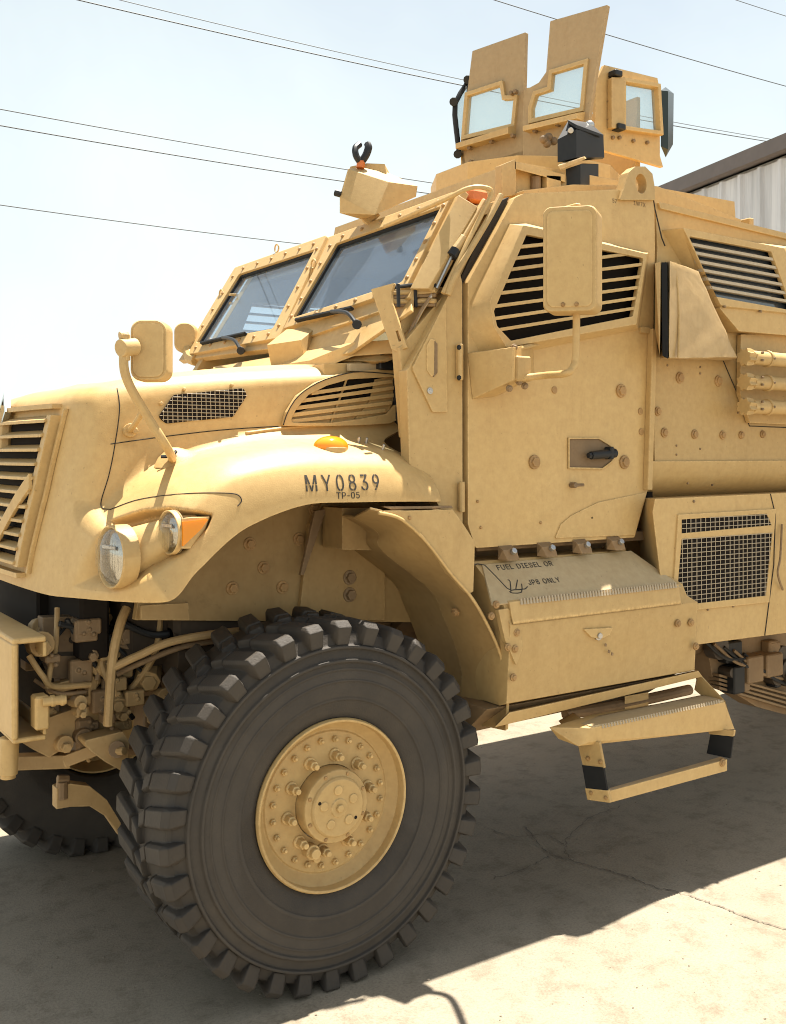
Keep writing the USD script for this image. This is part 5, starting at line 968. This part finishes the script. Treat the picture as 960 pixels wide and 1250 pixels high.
obj(ks, 'eye', cyl(at(143, 915, y=.56), at(143, 915, y=.52), .028, 14), GRIME); obj(ks, 'pin', cyl(at(143, 917, y=.53), at(152, 917, y=.50), .014, 8), UNDER)
obj(T, 'steering_arm', loft([[V(at(q, r, y=.80)) + V(d) for d in ((0, 0, .0), (0, -.05, 0), (0, -.05, -h_), (0, 0, -h_))] for q, r, h_ in ((64, 958, .07), (80, 952, .08), (104, 955, .07), (125, 972, .06), (142, 1000, .05))]), UNDER)
obj(T, 'ball_joint', cat([cyl(at(76, 954, y=.76), at(76, 975, y=.76), .02, 10), cyl(at(70, 951, y=.76), at(84, 951, y=.76), .014, 6)]), GRIME)
obj(T, 'axle', cat([cyl((0, .3, .58), (0, 2 * C - .3, .58), .09, 16), trimesh.Trimesh(*[x for x in (lambda s: (s.vertices * V([.2, .22, .2]) + V([0, 1.2, .6]), s.faces))(trimesh.creation.icosphere(2, 1.))], process=False)]), GRIME)
obj(T, 'axle', cat([cyl((4.9, .3, .58), (4.9, 2 * C - .3, .58), .1, 16), trimesh.Trimesh(*[x for x in (lambda s: (s.vertices * .24 + V([4.9, C, .6]), s.faces))(trimesh.creation.icosphere(2, 1.))], process=False)]), GRIME)
spg = obj(T, 'leaf_spring', cat([tube([(-.58 + k * .06, .72, .70 - k * .014), (0, .72, .60 - k * .02), (.62 - k * .06, .72, .74 - k * .014)], .018, 6) for k in range(5)]), GRIME)
obj(T, 'brake_chamber', cat([cyl((-.22, .48, .92), (-.05, .50, .86), .085, 16), cyl((-.14, .49, .89), (-.12, .49, .885), .1, 16)]), GRIME)
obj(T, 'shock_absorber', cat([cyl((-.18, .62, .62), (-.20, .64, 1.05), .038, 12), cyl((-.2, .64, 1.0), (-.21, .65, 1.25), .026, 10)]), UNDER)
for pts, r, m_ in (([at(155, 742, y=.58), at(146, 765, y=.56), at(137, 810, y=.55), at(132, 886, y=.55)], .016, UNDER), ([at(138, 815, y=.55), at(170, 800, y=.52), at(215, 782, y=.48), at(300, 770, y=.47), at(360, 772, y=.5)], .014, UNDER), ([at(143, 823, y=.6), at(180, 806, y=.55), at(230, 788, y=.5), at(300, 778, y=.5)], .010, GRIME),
    ([at(70, 742, y=.66), at(68, 790, y=.62), at(62, 815, y=.60), at(58, 840, y=.6)], .009, UNDER), ([at(35, 800, y=.60), at(52, 825, y=.58), at(66, 838, y=.6), at(110, 836, y=.62)], .010, UNDER), ([at(120, 745, y=.7), at(128, 790, y=.66), at(118, 830, y=.66)], .010, GRIME), ([at(150, 760, y=.62), at(190, 775, y=.6), at(240, 765, y=.6)], .012, BLACK), ([at(90, 740, y=.8), at(100, 760, y=.75), at(140, 770, y=.72), at(180, 760, y=.7)], .012, BLACK), ([at(42, 830, y=.66), at(70, 846, y=.62), at(105, 845, y=.62)], .007, GRIME)):
    obj(T, 'hose', tube(pts, r, 8), m_)
for k in range(14):
    q = (110 + 80 * rng.random(), 760 + 110 * rng.random()); p = at(*q, y=.62 + .15 * rng.random()); s_ = .02 + .03 * rng.random()
    obj(T, 'fitting', cat([cyl(p, p + V([.06 * rng.random() - .03, .06, .08 * rng.random() - .04]), s_, 8), cyl(p + V([0, -.02, 0]), p, s_ * .6, 6)]), (UNDER, GRIME, GRIME)[k % 3])
cr = np.random.default_rng(31)
for k in range(16):
    q = V([60 + 150 * cr.random(), 742 + 20 * cr.random()]); e = V([45 + 170 * cr.random(), 800 + 90 * cr.random()]); m_ = (q + e) / 2 + cr.normal(0, 16, 2); y0, y1 = .62 + .25 * cr.random(2)
    obj(T, 'hose', tube([at(*q, y=y0), at(*m_, y=(y0 + y1) / 2 - .03), at(*e, y=y1)], .004 + .008 * cr.random(), 7), (UNDER, BLACK, GRIME, BLACK)[k % 4])
for k in range(46):
    q = (48 + 165 * cr.random(), 752 + 165 * cr.random()); p = at(*q, y=.60 + .24 * cr.random()); a_ = .012 + .03 * cr.random(3)
    ms_ = [bx(p[0] - a_[0], p[0] + a_[0], p[1] - a_[1], p[1] + a_[1], p[2] - a_[2], p[2] + a_[2], .005)] if k % 3 else [cyl(p + V([0, .03, 0]), p + V([0, -.03, .01]), a_[0], 12), cyl(p + V([0, -.03, 0]), p + V([0, -.05, 0]), a_[0] * .6, 6)]
    ms_ += [bolt(p + V([d_, -a_[1], e_]), (0, -1, 0), .006, .008, 6, 1.3) for d_, e_ in cr.normal(0, .012, (2, 2))]
    obj(T, 'fitting', cat(ms_), (UNDER, UNDER, GRIME)[k % 3])
# driveline and boxes under the hull, behind the step
obj(T, 'drive_shaft', cyl((.3, C, .68), (3.8, C, .68), .06, 14), GRIME)
obj(T, 'air_tank', cat([cyl((1.9, .45, .86), (2.7, .45, .86), .12, 18)]), GRIME)
obj(T, 'exhaust', tube([(.9, 1.3, .8), (1.8, 1.35, .72), (2.8, 1.3, .74), (3.3, 1.2, .8)], .06, 12), GRIME)
hg = obj(T, 'rear_spring_hanger', plate(PY(.34), [(862, 780), (905, 772), (1010, 752), (1010, 884), (962, 873), (924, 863), (900, 848), (872, 838)], .10, r=.006), GRIME)
DKG = plain('greasy_dark_metal', (.05, .036, .024), .5, var=.5)
cr = np.random.default_rng(77)
for k in range(18):
    q = (866 + 100 * cr.random(), 788 + 50 * cr.random()); p = at(*q, y=.31); a_ = .02 + .045 * cr.random(3)
    obj(hg, 'fitting', bx(p[0] - a_[0], p[0] + a_[0], p[1] - a_[1], p[1] + .03, p[2] - a_[2], p[2] + a_[2], .006) if k % 2 else cyl(p + V([0, .03, 0]), p - V([0, a_[1], 0]), a_[0], 14), (DKG, GRIME, DKG, BLACK)[k % 4])
for k in range(5): obj(hg, 'hose', tube([at(860 + 12 * k, 782 + 4 * k, y=.28), at(890 + 14 * k, 805 + 6 * k, y=.26), at(930 + 12 * k, 800 + 10 * k, y=.29)], .008, 6), (BLACK, GRIME)[k % 2])
obj(hg, 'leaf_spring', cat([bar(at(872, 838 - 5 * k, y=.33), at(1000, 876 - 6 * k, y=.33), .06, .012) for k in range(4)]), GRIME)
for k in range(8):
    x = 2.3 + 1.3 * rng.random(); y = .3 + .6 * rng.random(); z = .72 + .25 * rng.random(); obj(T, 'undercarriage_fitting', cat([bx(x, x + .1 + .15 * rng.random(), y, y + .15, z, z + .12, .01), cyl((x, y - .03, z), (x + .1, y - .02, z + .05), .03, 8)]), (GRIME, BLACK)[k % 2])
tag(stage.GetPrimAtPath(T))
